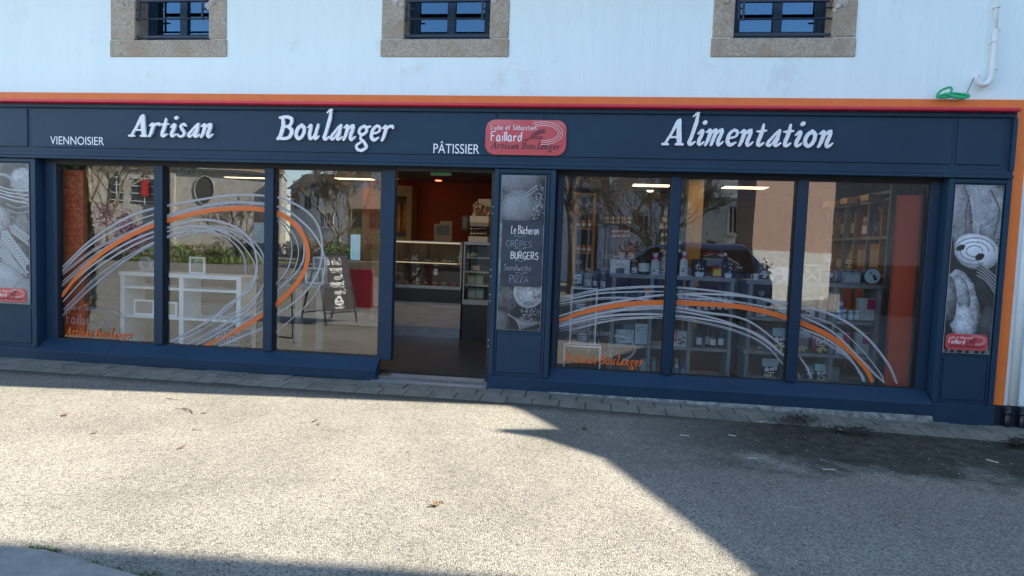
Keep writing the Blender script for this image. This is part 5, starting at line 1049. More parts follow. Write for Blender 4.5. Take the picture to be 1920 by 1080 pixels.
for row, (py, ns) in enumerate(((492, 10), (535, 10))):
    for k in range(ns-4):
        x = x1-.18-.155*k; z = zc(py)+.001; s_ = .055; m_ = rn.choice([PA, PA2, PA] if row == 0 else [PA3, PA, PA2]); e2 = empty('pastry', (x, Yc+.3, z), '%s pastry from the right on the %s shelf of the bakery counter' % (ORD[k], ['upper', 'lower'][row]), 'pastry', 'pastries in the bakery counter')
        mb = L(); mb.lathe([(s_, 0), (s_*1.1, s_*.2), (s_*.9, s_*.5), (s_*.3, s_*.65)], n=12); mb.tube([(-s_*.9, -s_*.4, s_*.4), (0, -s_*.7, s_*.6), (s_*.9, -s_*.4, s_*.4)], [s_*.18, s_*.3, s_*.18], 7); mb.build('crust', m_, e2, smooth=True)
for k, px in enumerate((768, 800, 842)):
    x, z = F(px, 486, Yc+.06); mb = MB(); mb.box(x-.05, x+.05, Yc+.12, Yc+.127, zc(492)+.001, zc(492)+.055); o = mb.build('price_tag', DK); tag(o, ['left', 'middle', 'right'][k]+' black price tag with white writing in the counter', 'price tag', 'price tags in the bakery counter'); mb = MB(); mono_mesh(mb, ['Pain', 'Tarte', 'Flan'][k], x-.035, zc(492)+.022, .07, .02, .002, lambda u, v_, o_=0: (u, Yc+.119-o_, v_)); mb.build('chalk_writing', CK, o)
# counter top things: cakes writing sticker
mb = MB(); x, z = F(817, 512, Yc-.017); mb.lathe([(.035, -.002), (.035, 0)], (x, Yc-.018, z), 14, 'y'); mb.lathe([(.028, -.002), (.028, 0)], (x, Yc-.018, z+.04), 14, 'y'); mono_mesh(mb, 'TP', x-.04, z+.11, .07, .035, .003, lambda u, v_, o_=0: (u, Yc-.02-o_, v_)); tag(mb.build('glass_sticker', VW), 'white round sticker on the front glass of the bakery counter', 'sticker')
# till screen
x, z = F(830, 451, 3.5); mb = MB(); e = empty('till_screen', (x, 3.6, zc(451)), 'grey framed till screen standing on the bakery counter', 'screen'); x0s, z0s = F(813, 452, 3.5); x1s, z1s = F(848, 415, 3.5); mb.box(x0s, x1s, 3.5, 3.54, z0s, z1s-.05); mb.box(x0s+.1, x1s, 3.5, 3.54, z1s-.0495, z1s); mb.build('frame', M_((.27, .22, .2)), e, bevel=.006); mb = MB(); mb.box(x0s+.05, x1s-.04, 3.492, 3.499, z0s+.1, z1s-.07); mb.build('display', M_((.05, .055, .065), rough=.2), e); mb = MB(); mb.box((x0s+x1s)/2-.05, (x0s+x1s)/2+.05, 3.52, 3.56, zc(451)-.006, z0s); mb.build('stand', DK, e)
# bread rack with baguettes
Yr = 4.6; e = empty('bread_rack', (FX(750, 400, Yr), Yr+.2, 0), 'pale wooden bread rack holding upright baguettes', 'rack'); xa_, xb_ = FX(700, 345, Yr), FX(773, 345, Yr); xi = FX(762, 400, Yr)
mb = MB(); mb.box(xi, xb_, Yr, Yr+.38, 0, FZ(750, 348, Yr)); mb.build('side_post', TAN, e); mb = MB(); mb.box(xa_, xi-.001, Yr, Yr+.38, FZ(750, 368, Yr), FZ(750, 348, Yr)); mb.build('header_board', TAN, e); mb = MB(); mb.box(xa_, xi-.001, Yr, Yr+.38, 0, FZ(750, 443, Yr)); mb.build('lower_front', TAN, e); mb = MB(); mb.box(xa_, xi-.001, Yr+.3, Yr+.37, FZ(750, 442, Yr), FZ(750, 369, Yr)); mb.build('inner_back', mat('rack_back', (.25, .14, .07)), e)
mb = MB(); mb.box(xa_+.05, xi-.03, Yr+.03, Yr+.06, FZ(750, 369, Yr)+.05, FZ(750, 369, Yr)+.035); mb.build('rack_lamp', emit('rack_lamp', (1, .6, .28), 3), e)
BG = mat('baguette_crust', (.75, .33, .09), rough=.6, col2=(.5, .18, .045), vscale=9, bump=.3, bscale=20)
for k in range(7):
    px = 738+3.9*k; xb0, z0 = F(px, 438, Yr+.1); xt, zt = F(px+(-3 if k % 3 == 0 else 4), 378+3*(k % 3), Yr+.1); y = Yr+.08+.05*(k % 3)
    e2 = empty('baguette', (xb0, y, z0), '%s baguette from the left standing in the bread rack' % ORD[k], 'baguette', 'baguettes in the bread rack'); P_ = [Vector((xb0, y, z0)).lerp(Vector((xt, y+.06, zt)), t) for t in np.linspace(0, 1, 9)]
    mb = MB(); mb.tube(P_, [.012, .028, .034, .036, .036, .036, .033, .026, .01], 9); mb.build('crust', BG, e2, smooth=True)
    mb = MB()
    for t in (.2, .36, .52, .68, .84): c = Vector(P_[0]).lerp(P_[-1], t); mb.tube([c+Vector((-.02, -.032, -.025)), c+Vector((.0, -.037, 0)), c+Vector((.02, -.032, .03))], [.003, .006, .003], 5)
    mb.build('slash', mat('crumb', (.68, .45, .2), rough=.8), e2)
mb = MB(); mb.box(FX(739, 440, Yr), FX(761, 440, Yr), Yr-.02, Yr-.006, FZ(750, 443, Yr), FZ(750, 436, Yr)); tag(mb.build('shelf_label', DK), 'black price strip under the baguettes', 'price strip')
# exit sign
x0s, z0s = F(807, 329, 3.0); x1s, z1s = F(846, 319.5, 3.0); e = empty('exit_sign', ((x0s+x1s)/2, 3.0, z0s), 'green emergency exit sign hanging from the shop ceiling', 'sign'); mb = MB(); mb.box(x0s, x1s, 3.0, 3.03, z0s, min(z1s+.14, 2.585)); mb.build('panel', M_((.45, .5, .4)), e); mb = MB(); mb.box(x0s+.015, x1s-.015, 2.996, 2.9995, z0s+.018, min(z1s+.12, 2.57)); mb.build('green_face', emit('exit_green', (.02, .16, .06), .1), e)
mb = MB(); cx_ = x0s+.085; zq = z0s+.05
mb.prism([(cx_+.14, zq+.035), (cx_+.17, zq+.0), (cx_+.20, zq+.035)], 'y', 2.992, 2.9955)
for P_ in ([(cx_-.05, zq-.01), (cx_-.02, zq+.02), (cx_+.01, zq+.06)], [(cx_+.01, zq+.06), (cx_-.03, zq+.07)], [(cx_+.0, zq+.02), (cx_+.04, zq+.01), (cx_+.05, zq-.02)], [(cx_+.01, zq+.06), (cx_+.05, zq+.045)]): ribbon(mb, P_, .008, lambda u, v_, o_=0: (u, 2.994, v_))
mb.lathe([(.012, 0), (.012, .002)], (cx_+.02, 2.993, zq+.082), 10, 'y'); mb.box(cx_+.085, cx_+.09, 2.993, 2.9955, z0s+.018, zq+.09); mb.build('pictogram', VW, e)
# glass-door fridge
Yf = 2.75; e = empty('display_fridge', (FX(892, 600, Yf), Yf+.3, 0), 'dark glass-door fridge with drinks and salads right of the bakery counter', 'fridge'); xa_, xb_ = FX(869, 500, Yf), FX(905, 500, Yf)+.3
def zf(py): return FZ(890, py, Yf)
mb = MB(); mb.box(xa_, xb_, Yf, Yf+.6, 0, zf(571)); mb.box(xa_, xb_, Yf+.5, Yf+.6, zf(571), zf(456)); mb.build('body', DK, e); mb = MB(); mb.box(xa_, xb_, Yf-.01, Yf+.6, zf(459), zf(454)); mb.box(xa_, xa_+.02, Yf-.01, Yf+.02, zf(566), zf(459.5)); mb.box(xa_, xb_, Yf-.03, Yf+.02, zf(571), zf(562)); mb.build('trim', ALU, e)
mb = MB(); mb.box(xa_+.02, xb_, Yf, Yf+.006, zf(562), zf(460)); mb.build('glass_door', CLR, e); mb = MB(); mb.box(xa_+.02, xb_, Yf+.47, Yf+.49, zf(565), zf(462)); mb.build('liner', M_((.16, .18, .17)), e)
for q_ in (482, 509, 534):
    mb = MB(); mb.box(xa_+.02, xb_, Yf+.05, Yf+.46, zf(q_+3), zf(q_)); mb.build('shelf', M_((.32, .36, .35)), e)
for k, (px, py, w_, h, c, lb) in enumerate(((889, 482, 14, 18, (.12, .2, .2), 'clear bottle on the top fridge shelf'), (879, 482, 9, 16, (.1, .17, .17), 'small bottle at the left of the top fridge shelf'), (892, 508, 16, 12, (.28, .10, .09), 'pink packet of ham in the fridge'), (884, 534, 15, 18, (.24, .30, .14), 'left tub of green salad in the fridge'), (899, 534, 15, 18, (.22, .28, .12), 'right tub of green salad in the fridge'), (884, 561, 15, 20, (.22, .26, .14), 'left pale green carton at the fridge bottom'), (899, 561, 15, 20, (.2, .25, .14), 'right pale green carton at the fridge bottom'))): item('carton' if k > 1 else 'bottle', lb, px, py, w_, h, Yf+.12, c, (.4, .42, .35), 'packet' if k > 1 else 'bottle', 'food in the glass fridge')
# egg boxes / egg display on the fridge
e = empty('egg_display', (FX(893, 450, Yf), Yf+.1, zf(453)), 'white card stand with two rows of dark wrapped eggs on the fridge', 'display'); mb = MB(); mb.box(FX(878, 450, Yf+.1), FX(914, 450, Yf+.1), Yf+.1, Yf+.3, zf(454)+.001, zf(443)); mb.build('tray', M_((.45, .44, .43)), e); mb = MB(); mb.box(FX(878, 450, Yf+.1), FX(914, 450, Yf+.1), Yf+.24, Yf+.3, zf(443)+.001, zf(424)); mb.build('backing', M_((.05, .04, .04)), e)
for r_ in range(2):
    for k in range(5):
        x, z = F(883+6.3*k, 441-9.5*r_, Yf+.12); e2 = empty('chocolate_egg', (x, Yf+.17, z), '%s wrapped egg in the %s row on the fridge' % (ORD[k], ['lower', 'upper'][r_]), 'egg', 'wrapped eggs in two rows'); mb = L(); mb.lathe([(.006, 0), (.018, .008), (.024, .022), (.021, .038), (.012, .05), (.003, .055)], n=10); mb.build('shell', M_((.10, .04, .04), rough=.3), e2, smooth=True); mb = L(); mb.lathe([(.0245, .02), (.0225, .034)], n=10, caps=False); mb.build('white_band', M_((.5, .48, .46)), e2)
e = empty('sweet_display', (FX(893, 410, Yf), Yf+.2, zf(424)+.02), 'white scalloped card display full of red sweets above the eggs', 'display'); mb = MB(); X0_, X1_ = FX(881, 410, Yf+.1), FX(916, 410, Yf+.1); mb.box(X0_, X1_, Yf+.1, Yf+.3, zf(416), zf(404)); mb.build('tray', M_((.48, .46, .44)), e); mb = MB(); mb.prism([(X0_, zf(404)), (X0_+.02, zf(378)), (X0_+.07, zf(378)), (X0_+.09, zf(370)), (X1_, zf(370)), (X1_, zf(404))], 'y', Yf+.29, Yf+.3); mb.build('backing', M_((.4, .4, .36)), e)
mb = MB(); rn = random.Random(5); 
for i in range(60): x = rn.uniform(X0_+.01, X1_-.01); z = rn.uniform(zf(403), zf(378)); s_ = rn.uniform(.01, .022); mb.cur = rn.choice([0, 0, 1, 2]); mb.lathe([(s_*.5, -s_), (s_, 0), (s_*.5, s_)], (x, Yf+.16+rn.uniform(0, .1), z), 7)
mb.build('sweets', [M_((.36, .03, .03)), M_((.12, .2, .08)), M_((.5, .45, .4))], e)
mb = MB(); mb.box(X0_+.002, X1_, Yf+.102, Yf+.28, zf(424)+.001, zf(416)-.001); mb.build('riser', M_((.2, .2, .2)), e)
x, z = F(872, 418, 4.4); mb = MB(); mb.prism(rrect(x-.07, x+.07, z-.14, z+.14, .04), 'y', 4.4, 4.5); e = tag(mb.build('towel_dispenser', M_((.12, .10, .10), rough=.3), bevel=.01), 'dark paper towel dispenser beside the egg display', 'dispenser'); mb = MB(); mb.prism(rrect(x-.035, x+.035, z-.11, z+.11, .03), 'y', 4.392, 4.399); mb.build('window', M_((.35, .33, .32), rough=.2), e)
# ================================================================== LEFT WINDOW INTERIOR
def post(mb, pxy0, pxy1, w, Y, d=.04):
    a = F(*pxy0, Y); b = F(*pxy1, Y); mb.box((a[0]+b[0])/2-w/2, (a[0]+b[0])/2+w/2, Y, Y+d, min(a[1], b[1]), max(a[1], b[1]))
Yw = .75; e = empty('white_shelf', (FX(340, 600, Yw), Yw+.2, 0), 'low white open shelf unit in the left display window', 'shelf'); xa_, xb_ = FX(227, 515, Yw), FX(451, 520, Yw); zt = (FZ(230, 509, Yw)+FZ(450, 518, Yw))/2
mb = MB(); mb.box(xa_-.02, xb_+.02, Yw-.02, Yw+.4, zt-.05, zt); mb.build('top_board', WM, e, bevel=.003)
for q_ in (540, 595): z = FZ(330, q_, Yw); mb = MB(); mb.box(xa_, xb_, Yw, Yw+.38, z-.03, z); mb.build('shelf', WM, e)
for x in (xa_+.022, FX(340, 560, Yw), xb_-.022): mb = MB(); mb.box(x-.03, x+.03, Yw-.003, Yw+.37, 0, zt-.051); mb.build('upright', WM, e)
mb = MB(); mb.box(xa_, xb_, Yw+.38, Yw+.39, 0, .55); mb.build('back_panel', M_((.1, .1, .11)), e)
z2 = FZ(330, 595, Yw)
def frame_(label, px, py, w, h, c, Y, zb, cat='picture frame'):
    x, _ = F(px, py, Y); e = empty('framed_picture', (x, Y, zb), label, cat); mb = L(); 
    for b_ in ((-w/2, -w/2+.025, 0, h), (w/2-.025, w/2, 0, h), (-w/2+.026, w/2-.026, 0, .025), (-w/2+.026, w/2-.026, h-.025, h)): mb.box(b_[0], b_[1], -.01, .012, b_[2], b_[3])
    mb.build('frame', WM, e); mb = L(); mb.box(-w/2+.02, w/2-.02, -.003, .004, .02, h-.02); mb.build('print', c, e)
frame_('white picture frame on the lower board of the white shelf', 271, 590, .29, .20, M_((.20, .20, .19)), Yw+.06, z2); frame_('cream picture frame beside the first mullion', 322, 592, .16, .19, M_((.38, .34, .22)), Yw+.06, z2)
frame_('small framed card standing on the white shelf top', 370, 512, .22, .22, M_((.2, .2, .19)), Yw+.1, zt)
for k, (px, s_) in enumerate(((262, .10), (280, .085))):
    x, z = F(px, 509, Yw); e = empty('decorative_plate', (x, Yw+.12, zt), ['larger', 'smaller'][k]+' round plate standing on the white shelf top', 'plate', 'plates on the white shelf'); mb = L(); mb.lathe([(s_*.6, .0), (s_, -.012), (s_, -.006), (s_*.6, .008)], (0, 0, s_), 22, 'y'); mb.build('dish', M_((.42, .43, .43), rough=.2), e, smooth=True); mb = L(); mb.lathe([(s_*.5, -.0125), (s_*.5, -.001)], (0, 0, s_), 18, 'y'); mb.build('pattern', M_((.2, .2, .22)), e)
for k, px in enumerate((368, 387, 405, 432)):
    x, z = F(px, 595, Yw); s_ = .04; e = empty('glass_bowl', (x, Yw+.1, z2), ORD[k]+' small glass bowl on the lower board of the white shelf', 'bowl', 'small bowls on the white shelf'); mb = L(); mb.lathe([(s_*.5, 0), (s_*.9, s_*.4), (s_*1.1, s_*1.0), (s_*1.05, s_*1.0), (s_*.85, s_*.45)], n=14, caps=False); mb.build('bowl', M_((.4, .41, .4), rough=.15), e, smooth=True); mb = L(); rn = random.Random(k)
    for i in range(6): mb.lathe([(.004, -.012), (.014, 0), (.004, .012)], (rn.uniform(-.02, .02), rn.uniform(-.02, .02), s_*.9), 7)
    mb.build('contents', M_((.5, .48, .4)), e)
x, z = F(246, 640, .35); e = empty('round_badge', (x, .34, z-.055), 'round white badge with a dark silhouette standing behind the glass at the lower left', 'badge'); mb = L(); mb.lathe([(.062, -.006), (.062, 0)], (0, 0, .06), 22, 'y'); mb.build('disc', M_((.5, .52, .54)), e); mb = L(); mb.lathe([(.05, -.008), (.05, -.0061)], (0, 0, .06), 20, 'y'); mb.build('ring', M_((.12, .13, .15)), e); mb = L(); mb.prism([(-.02, .03), (.0, .09), (.02, .075), (.012, .03)], 'y', -.0095, -.0082); mb.build('silhouette', LBL, e)
# blue lattice basket at the foot of the shelf
xa2, xb2 = FX(405, 640, .5), FX(447, 640, .5); e = empty('plastic_crate', ((xa2+xb2)/2, .6, 0), 'pale blue lattice crate at the right foot of the white shelf', 'crate'); zc0, zc1 = FZ(425, 652, .5), FZ(425, 618, .5); mb = MB(); n = 8
for i in range(n+1): t = i/n; mb.box(xa2+(xb2-xa2)*t-.004, xa2+(xb2-xa2)*t+.004, .5, .508, zc0-.1, zc1)
for i in range(7): z = zc0-.05+(zc1-zc0+.05)*i/6; mb.box(xa2, xb2, .508, .514, z-.004, z+.004)
mb.build('lattice', M_((.25, .42, .5)), e); mb = MB(); mb.box(xa2, xb2, .515, .8, zc0-.1, zc1-.03); mb.build('bin', M_((.04, .08, .1)), e)
# glass-topped table in the third pane
Yt = 1.3; xa2, xb2 = FX(510, 540, Yt), FX(606, 540, Yt); zt2 = FZ(560, 532, Yt); e = empty('display_table', ((xa2+xb2)/2, Yt+.3, 0), 'dark table with pale slatted uprights behind the third pane of the left window', 'table'); mb = MB(); mb.box(xa2, xb2, Yt, Yt+.6, zt2-.05, zt2); mb.build('table_top', M_((.13, .17, .17)), e, bevel=.004)
for x in (xa2+.05, FX(558, 600, Yt), xb2-.06): mb = MB(); mb.box(x-.045, x+.045, Yt+.02, Yt+.06, 0, zt2-.051); mb.build('leg', M_((.24, .23, .19)), e)
xq, zq_ = F(590, 530, Yt); 
frame_('grey printed tile propped on the display table', 590, 530, .26, .22, M_((.14, .18, .19)), Yt+.1, zt2, 'tile'); frame_('grey menu card standing behind the printed tile', 600, 520, .2, .36, M_((.2, .25, .27)), Yt+.3, zt2, 'menu card')
# pale notice on the glass, pair of cups lower etc
xa2, za2 = F(657, 487, .162); xb2, zb2 = F(676, 440, .162); mb = MB(); mb.prism(rrect(xa2, xb2, za2, zb2, .012), 'y', .1585, .1605); tag(mb.build('paper_notice', M_((.42, .62, .68))), 'pale blue paper notice stuck inside the third pane', 'notice')
xa2, za2 = F(475, 455, .3); xb2, zb2 = F(498, 437, .3); mb = MB(); mb.box(xa2, xb2, .3, .31, za2, zb2+.12); tag(mb.build('paper_notice', M_((.27, .33, .33))), 'grey card standing left of the second mullion', 'notice')
# white tubs on the floor behind third pane
xq = FX(250, 630, .9)
item('tin', 'dark red can on the shelf edge at the far left of the left window', 186, 512, 14, 7, .9, (.25, .03, .05), (.12, .02, .04), 'can')
mb = MB(); xa2, xb2 = FX(160, 520, .95), FX(225, 520, .95); zt3 = FZ(190, 514, .95); e = empty('side_cabinet', ((xa2+xb2)/2, 1.1, 0), 'low pale cabinet left of the white shelf unit', 'cabinet'); mb.box(xa2, xb2-.02, .95, 1.3, 0, zt3); mb.build('body', M_((.24, .19, .16)), e, bevel=.004); mb = MB(); mb.box(xa2+.02, xb2-.04, .944, .949, FZ(190, 560, .95), FZ(190, 522, .95)); mb.build('drawer', M_((.30, .27, .22)), e)
# ================================================================== THE SQUARE OPPOSITE (seen reflected in the glass)
def VY(D): return .3-D
SLATE = mat('slate', (.07, .075, .085), rough=.5, var=.3, vscale=14)
STONE = mat('church_stone', (.50, .47, .41), rough=.9, col2=(.33, .31, .27), vscale=2.2, bump=.4, bscale=5)
LICH = mat('lichen_roof', (.42, .20, .05), rough=.9, col2=(.16, .11, .07), vscale=1.3); BARK = mat('bark', (.17, .13, .09), rough=.9, col2=(.08, .065, .05), vscale=12)
BARKL = mat('pale_twigs', (.36, .28, .18), rough=.9, col2=(.22, .17, .11), vscale=6); DGL = mat('window_glass_far', (.03, .04, .05), rough=.08); SHW = mat('off_white_render', (.62, .62, .60), rough=.9, var=.05)
def leafy(mb, c, rr, n, s, seed, zmin=-9):
    rn = random.Random(seed); cl = [(rn.gauss(0, .5), rn.gauss(0, .5), rn.gauss(0, .5)) for _ in range(14)]
    for i in range(n):
        k = rn.choice(cl); p = [k[j]+rn.gauss(0, .22) for j in range(3)]; l = math.sqrt(sum(q*q for q in p))
        if l > 1.15: p = [q/l*rn.uniform(.6, 1.05) for q in p]
        x, y, z = c[0]+p[0]*rr[0], c[1]+p[1]*rr[1], c[2]+p[2]*rr[2]
        if z < zmin: z = zmin+rn.random()*.3
        a = Vector((rn.gauss(0, 1), rn.gauss(0, 1), rn.gauss(0, 1))).normalized(); b = a.cross(Vector((rn.gauss(0, 1), rn.gauss(0, 1), rn.gauss(0, 1)))).normalized(); ss = s*rn.uniform(.6, 1.3)
        P = Vector((x, y, z)); mb.face([P-a*ss, P-b*ss*.5, P+a*ss, P+b*ss*.5])
MINR = .012
def branchy(mb, p, d, l, r, lev, rn, spread=.5, sides=4, lift=.12):
    n = 3; q = p; pts = [p]; dd = d.copy(); 
    for i in range(n): dd = (dd+Vector((rn.gauss(0, .1), rn.gauss(0, .1), rn.gauss(0, .06)+lift*.3))).normalized(); q = q+dd*l/n; pts.append(q)
    mb.tube(pts, [r, r*.9, r*.78, max(r*.66, MINR*.8)], max(3, sides))
    if lev <= 0: return
    k = rn.choice((2, 3, 3)) if lev > 1 else 3
    for i in range(k):
        t = pts[rn.choice((2, 3, 3))] if i else pts[3]; a = Vector((rn.gauss(0, 1), rn.gauss(0, 1), rn.gauss(0, .6))).normalized(); nd = (dd+a*spread*rn.uniform(.6, 1.3)+Vector((0, 0, lift))).normalized(); branchy(mb, t, nd, l*rn.uniform(.6, .8), max(r*.6, MINR), lev-1, rn, spread, sides-1, lift)
def bare_tree(x, y, h, r, lev, label, seed, spread=.55, m1=BARK, m2=BARK, first=.28, nb=5, minr=.004):
    rn = random.Random(seed); e = empty('bare_tree', (x, y, GZ), label, 'tree', 'bare trees across the square'); b0 = Vector((x, y, GZ)); top = b0+Vector((rn.uniform(-.2, .2), rn.uniform(-.2, .2), h*first))
    mb = MB(); mb.tube([b0, b0.lerp(top, .5)+Vector((.05, 0, 0)), top], [r*1.25, r, r*.85], 9); mb.build('trunk', m1, e, smooth=True); mb = MB()
    for i in range(nb):
        a = 2*math.pi*i/nb+rn.uniform(-.3, .3); d = Vector((math.cos(a)*spread*1.1, math.sin(a)*spread*1.1, rn.uniform(.7, 1.1))).normalized(); branchy(mb, top-Vector((0, 0, rn.uniform(0, h*.06))), d, h*.23, r*.55, lev, rn, spread)
    branchy(mb, top, Vector((0, 0, 1)), h*.25, r*.6, lev, rn, spread); mb.build('crown', m2, e); return e
def win(parent, x0, x1, y, z0, z1, f=SHW, mid=True):
    """window of a house facing the shop (towards +Y)"""
    mb = MB(); w_ = .07; mb.box(x0-w_, x0, y-.04, y+.05, z0-w_, z1+w_); mb.box(x1, x1+w_, y-.04, y+.05, z0-w_, z1+w_); mb.box(x0, x1, y-.04, y+.05, z1, z1+w_); mb.box(x0-w_*1.5, x1+w_*1.5, y-.04, y+.09, z0-w_*1.6, z0-.001)
    if mid: mb.box((x0+x1)/2-.03, (x0+x1)/2+.03, y-.02, y+.035, z0, z1)
    a = mb.build('window', f, parent); mb = MB(); mb.box(x0, x1, y-.01, y+.012, z0, z1); mb.build('pane', DGL, a)
# ---- church
D = 46; y0 = VY(D); e = empty('church', (FX(420, 430, D), y0-4, GZ), 'pale stone church with round-headed niche, buttresses and lichened roof, reflected in the left window', 'church')
rot = math.radians(0)
xa, xb = FX(262, 430, D), FX(505, 430, D); zt = FZ(420, 318, D)
CP = lambda t, z: (xa+(xb-xa)*t, y0-2.2+4.4*(1-t)*-1+0, z)
# wall turned a little towards the sun: left end nearer the shop
ya, yb = y0+3.0, y0-2.2
def cw(t, off=0): nx, ny = (ya-yb), (xb-xa); l = math.hypot(nx, ny); return (xa+(xb-xa)*t+nx/l*off, ya+(yb-ya)*t+ny/l*off)
def cpoly(mb, pts, o0, o1):      # polygon given as (t, z), extruded between two offsets
    n = len(mb.v); k = len(pts)
    for o in (o0, o1):
        for t, z in pts: q = cw(t, o); mb.v.append((q[0], q[1], z))
    mb.f.append(tuple(range(n, n+k))); mb.mi.append(0); mb.f.append(tuple(range(n+2*k-1, n+k-1, -1))); mb.mi.append(0)
    for i in range(k): j = (i+1) % k; mb.f.append((n+i, n+k+i, n+k+j, n+j)); mb.mi.append(0)
mb = MB(); cpoly(mb, [(-.6, GZ), (1, GZ), (1, zt), (-.6, zt)], -7, 0); mb.build('wall', STONE, e)
mb = MB()
for t0, t1 in ((-.22, -.13), (.27, .35), (.93, 1.0)): cpoly(mb, [(t0, GZ), (t1, GZ), (t1, zt-.6), (t0, zt-.6)], .01, .75)
mb.build('buttress', STONE, e)
mb = MB(); cpoly(mb, [(-.62, zt-.25), (1.01, zt-.25), (1.01, zt), (-.62, zt)], .02, .28); 
for i in range(60): t = -.6+1.6*i/60; cpoly(mb, [(t, zt-.5), (t+.014, zt-.5), (t+.014, zt-.26), (t, zt-.26)], .021, .2)
mb.build('cornice', STONE, e)
mb = MB(); q = [cw(-.63, .5), cw(1.02, .5), cw(.8, -6.5), cw(-.63, -6.5)]; mb.face([(q[0][0], q[0][1], zt), (q[1][0], q[1][1], zt), (q[2][0], q[2][1], zt+5.5), (q[3][0], q[3][1], zt+5.5)]); mb.face([(q[1][0], q[1][1], zt), (*cw(1.02, -6.9), zt), (q[2][0], q[2][1], zt+5.5)]); mb.build('roof', LICH, e)
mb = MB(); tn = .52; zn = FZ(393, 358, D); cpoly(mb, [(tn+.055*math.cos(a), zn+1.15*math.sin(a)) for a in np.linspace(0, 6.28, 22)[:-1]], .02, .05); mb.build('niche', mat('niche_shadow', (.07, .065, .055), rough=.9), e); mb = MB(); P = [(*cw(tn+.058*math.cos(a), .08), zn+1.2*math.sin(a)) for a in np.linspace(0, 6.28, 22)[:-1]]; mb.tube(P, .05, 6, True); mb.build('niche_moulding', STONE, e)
for t0, t1 in ((-.02, .05), (.10, .24)):
    za, zb = FZ(310, 385, D), zt-.7; mb = MB(); cpoly(mb, [(t0, za), (t1, za), (t1, zb-.8), ((t0+t1)/2, zb), (t0, zb-.8)], .02, .05); wv_ = mb.build('church_window', DGL, e); mb = MB()
    for k in range(4): z = za+.15+(zb-za-.5)*k/3.2; cpoly(mb, [(t0, z), (t1, z), (t1, z+.07), (t0, z+.07)], .06, .1)
    cpoly(mb, [((t0+t1)/2-.003, za), ((t0+t1)/2+.003, za), ((t0+t1)/2+.003, zb-.4), ((t0+t1)/2-.003, zb-.4)], .105, .14); mb.build('tracery', SHW, wv_)
mb = MB(); cpoly(mb, [(.155, FZ(322, 372, D)), (.2, FZ(322, 372, D)), (.2, FZ(322, 343, D)), (.155, FZ(322, 343, D))], .2, .22); o = tag(mb.build('red_banner', mat('banner_red', (.5, .03, .03))), 'red banner hanging in front of the church window', 'banner')
# ---- trees in front of the church and on the lawn
x, _ = F(205, 420, 30); bare_tree(x, VY(30), 9.0, .16, 7, 'densest bare tree standing in front of the church, left', 3, .6, BARKL, BARKL)
x, _ = F(165, 420, 22); bare_tree(x, VY(22), 6.5, .10, 6, 'bare tree with a pale trunk nearest the left window edge', 8, .5, SHW, BARKL)
x, _ = F(445, 420, 36); bare_tree(x, VY(36), 5.0, .13, 5, 'small bare shrub-like tree against the church wall', 12, .75, BARK, BARK, .18)
x, _ = F(641, 420, 30); bare_tree(x, VY(30), 6.4, .12, 7, 'bare golden-lit tree before the white gabled house', 21, .62, BARKL, BARKL, .28)
def shrub(px, D, w_, h, m_, label, seed, n=900, s=.09, name='shrub', grp='shrubs on the verge'):
    x, _ = F(px, 450, D); y = VY(D); e = empty(name, (x, y, GZ), label, 'shrub', grp); mb = MB()
    for k in range(6): branchy(mb, Vector((x, y, GZ)), Vector((random.Random(seed+k).gauss(0, .5), .1, 1)).normalized(), h*.3, .02, 2, random.Random(seed+k), .5, 3)
    mb.build('stems', BARK, e); mb = MB(); leafy(mb, (x, y, h*.52), (w_/2, w_/3, h*.5), n, s, seed, GZ); mb.build('foliage', m_, e)
PUR = mat('purple_leaves', (.26, .09, .20), rough=.8, col2=(.13, .06, .11), vscale=2); GRL_ = mat('bright_leaves', (.18, .26, .05), rough=.7, col2=(.07, .12, .03), vscale=2); GRD = mat('dark_leaves', (.05, .085, .03), rough=.8, col2=(.025, .045, .02), vscale=3); OCH = mat('ochre_leaves', (.34, .24, .06), rough=.8, col2=(.2, .12, .04), vscale=2)
EV = mat('yew_leaves', (.016, .03, .012), rough=.9, col2=(.008, .016, .007), vscale=6)
e = empty('added_evergreen', (-7.85, -1.75, GZ), 'clipped dark evergreen in a terracotta pot, added out of frame to darken the reflection', 'plant'); mb = MB(); mb.lathe([(.2, 0), (.27, .42), (.29, .42), (.29, .47), (.25, .47), (.24, .4)], (-7.85, -1.75, GZ), 18); mb.build('pot', mat('terracotta', (.35, .12, .05), rough=.8), e, smooth=True)  # unseen plant, added so its dark reflection keeps the orange panel clear
mb = MB(); mb.tube([(-7.85, -1.75, GZ+.4), (-7.85, -1.75, 2.4)], .03, 6); mb.build('trunk', BARK, e); mb = MB(); rn = random.Random(5)
for i in range(7000):
    t = rn.random(); rr = .34*(1-.55*t**2)*rn.uniform(.75, 1)**.5; a = rn.uniform(0, 6.28); p_ = Vector((-7.85+rr*math.cos(a), -1.75+rr*math.sin(a), .25+2.5*t)); d1 = Vector((rn.gauss(0, 1), rn.gauss(0, 1), rn.gauss(0, 1))).normalized()*.03; d2 = d1.cross(Vector((rn.gauss(0, 1), rn.gauss(0, 1), 1))).normalized()*.012; mb.face([p_-d1, p_-d2, p_+d1, p_+d2])
mb.lathe([(.24, 0), (.26, 1), (.2, 1.9), (.08, 2.4)], (-7.85, -1.75, .3), 10); mb.build('foliage', EV, e)
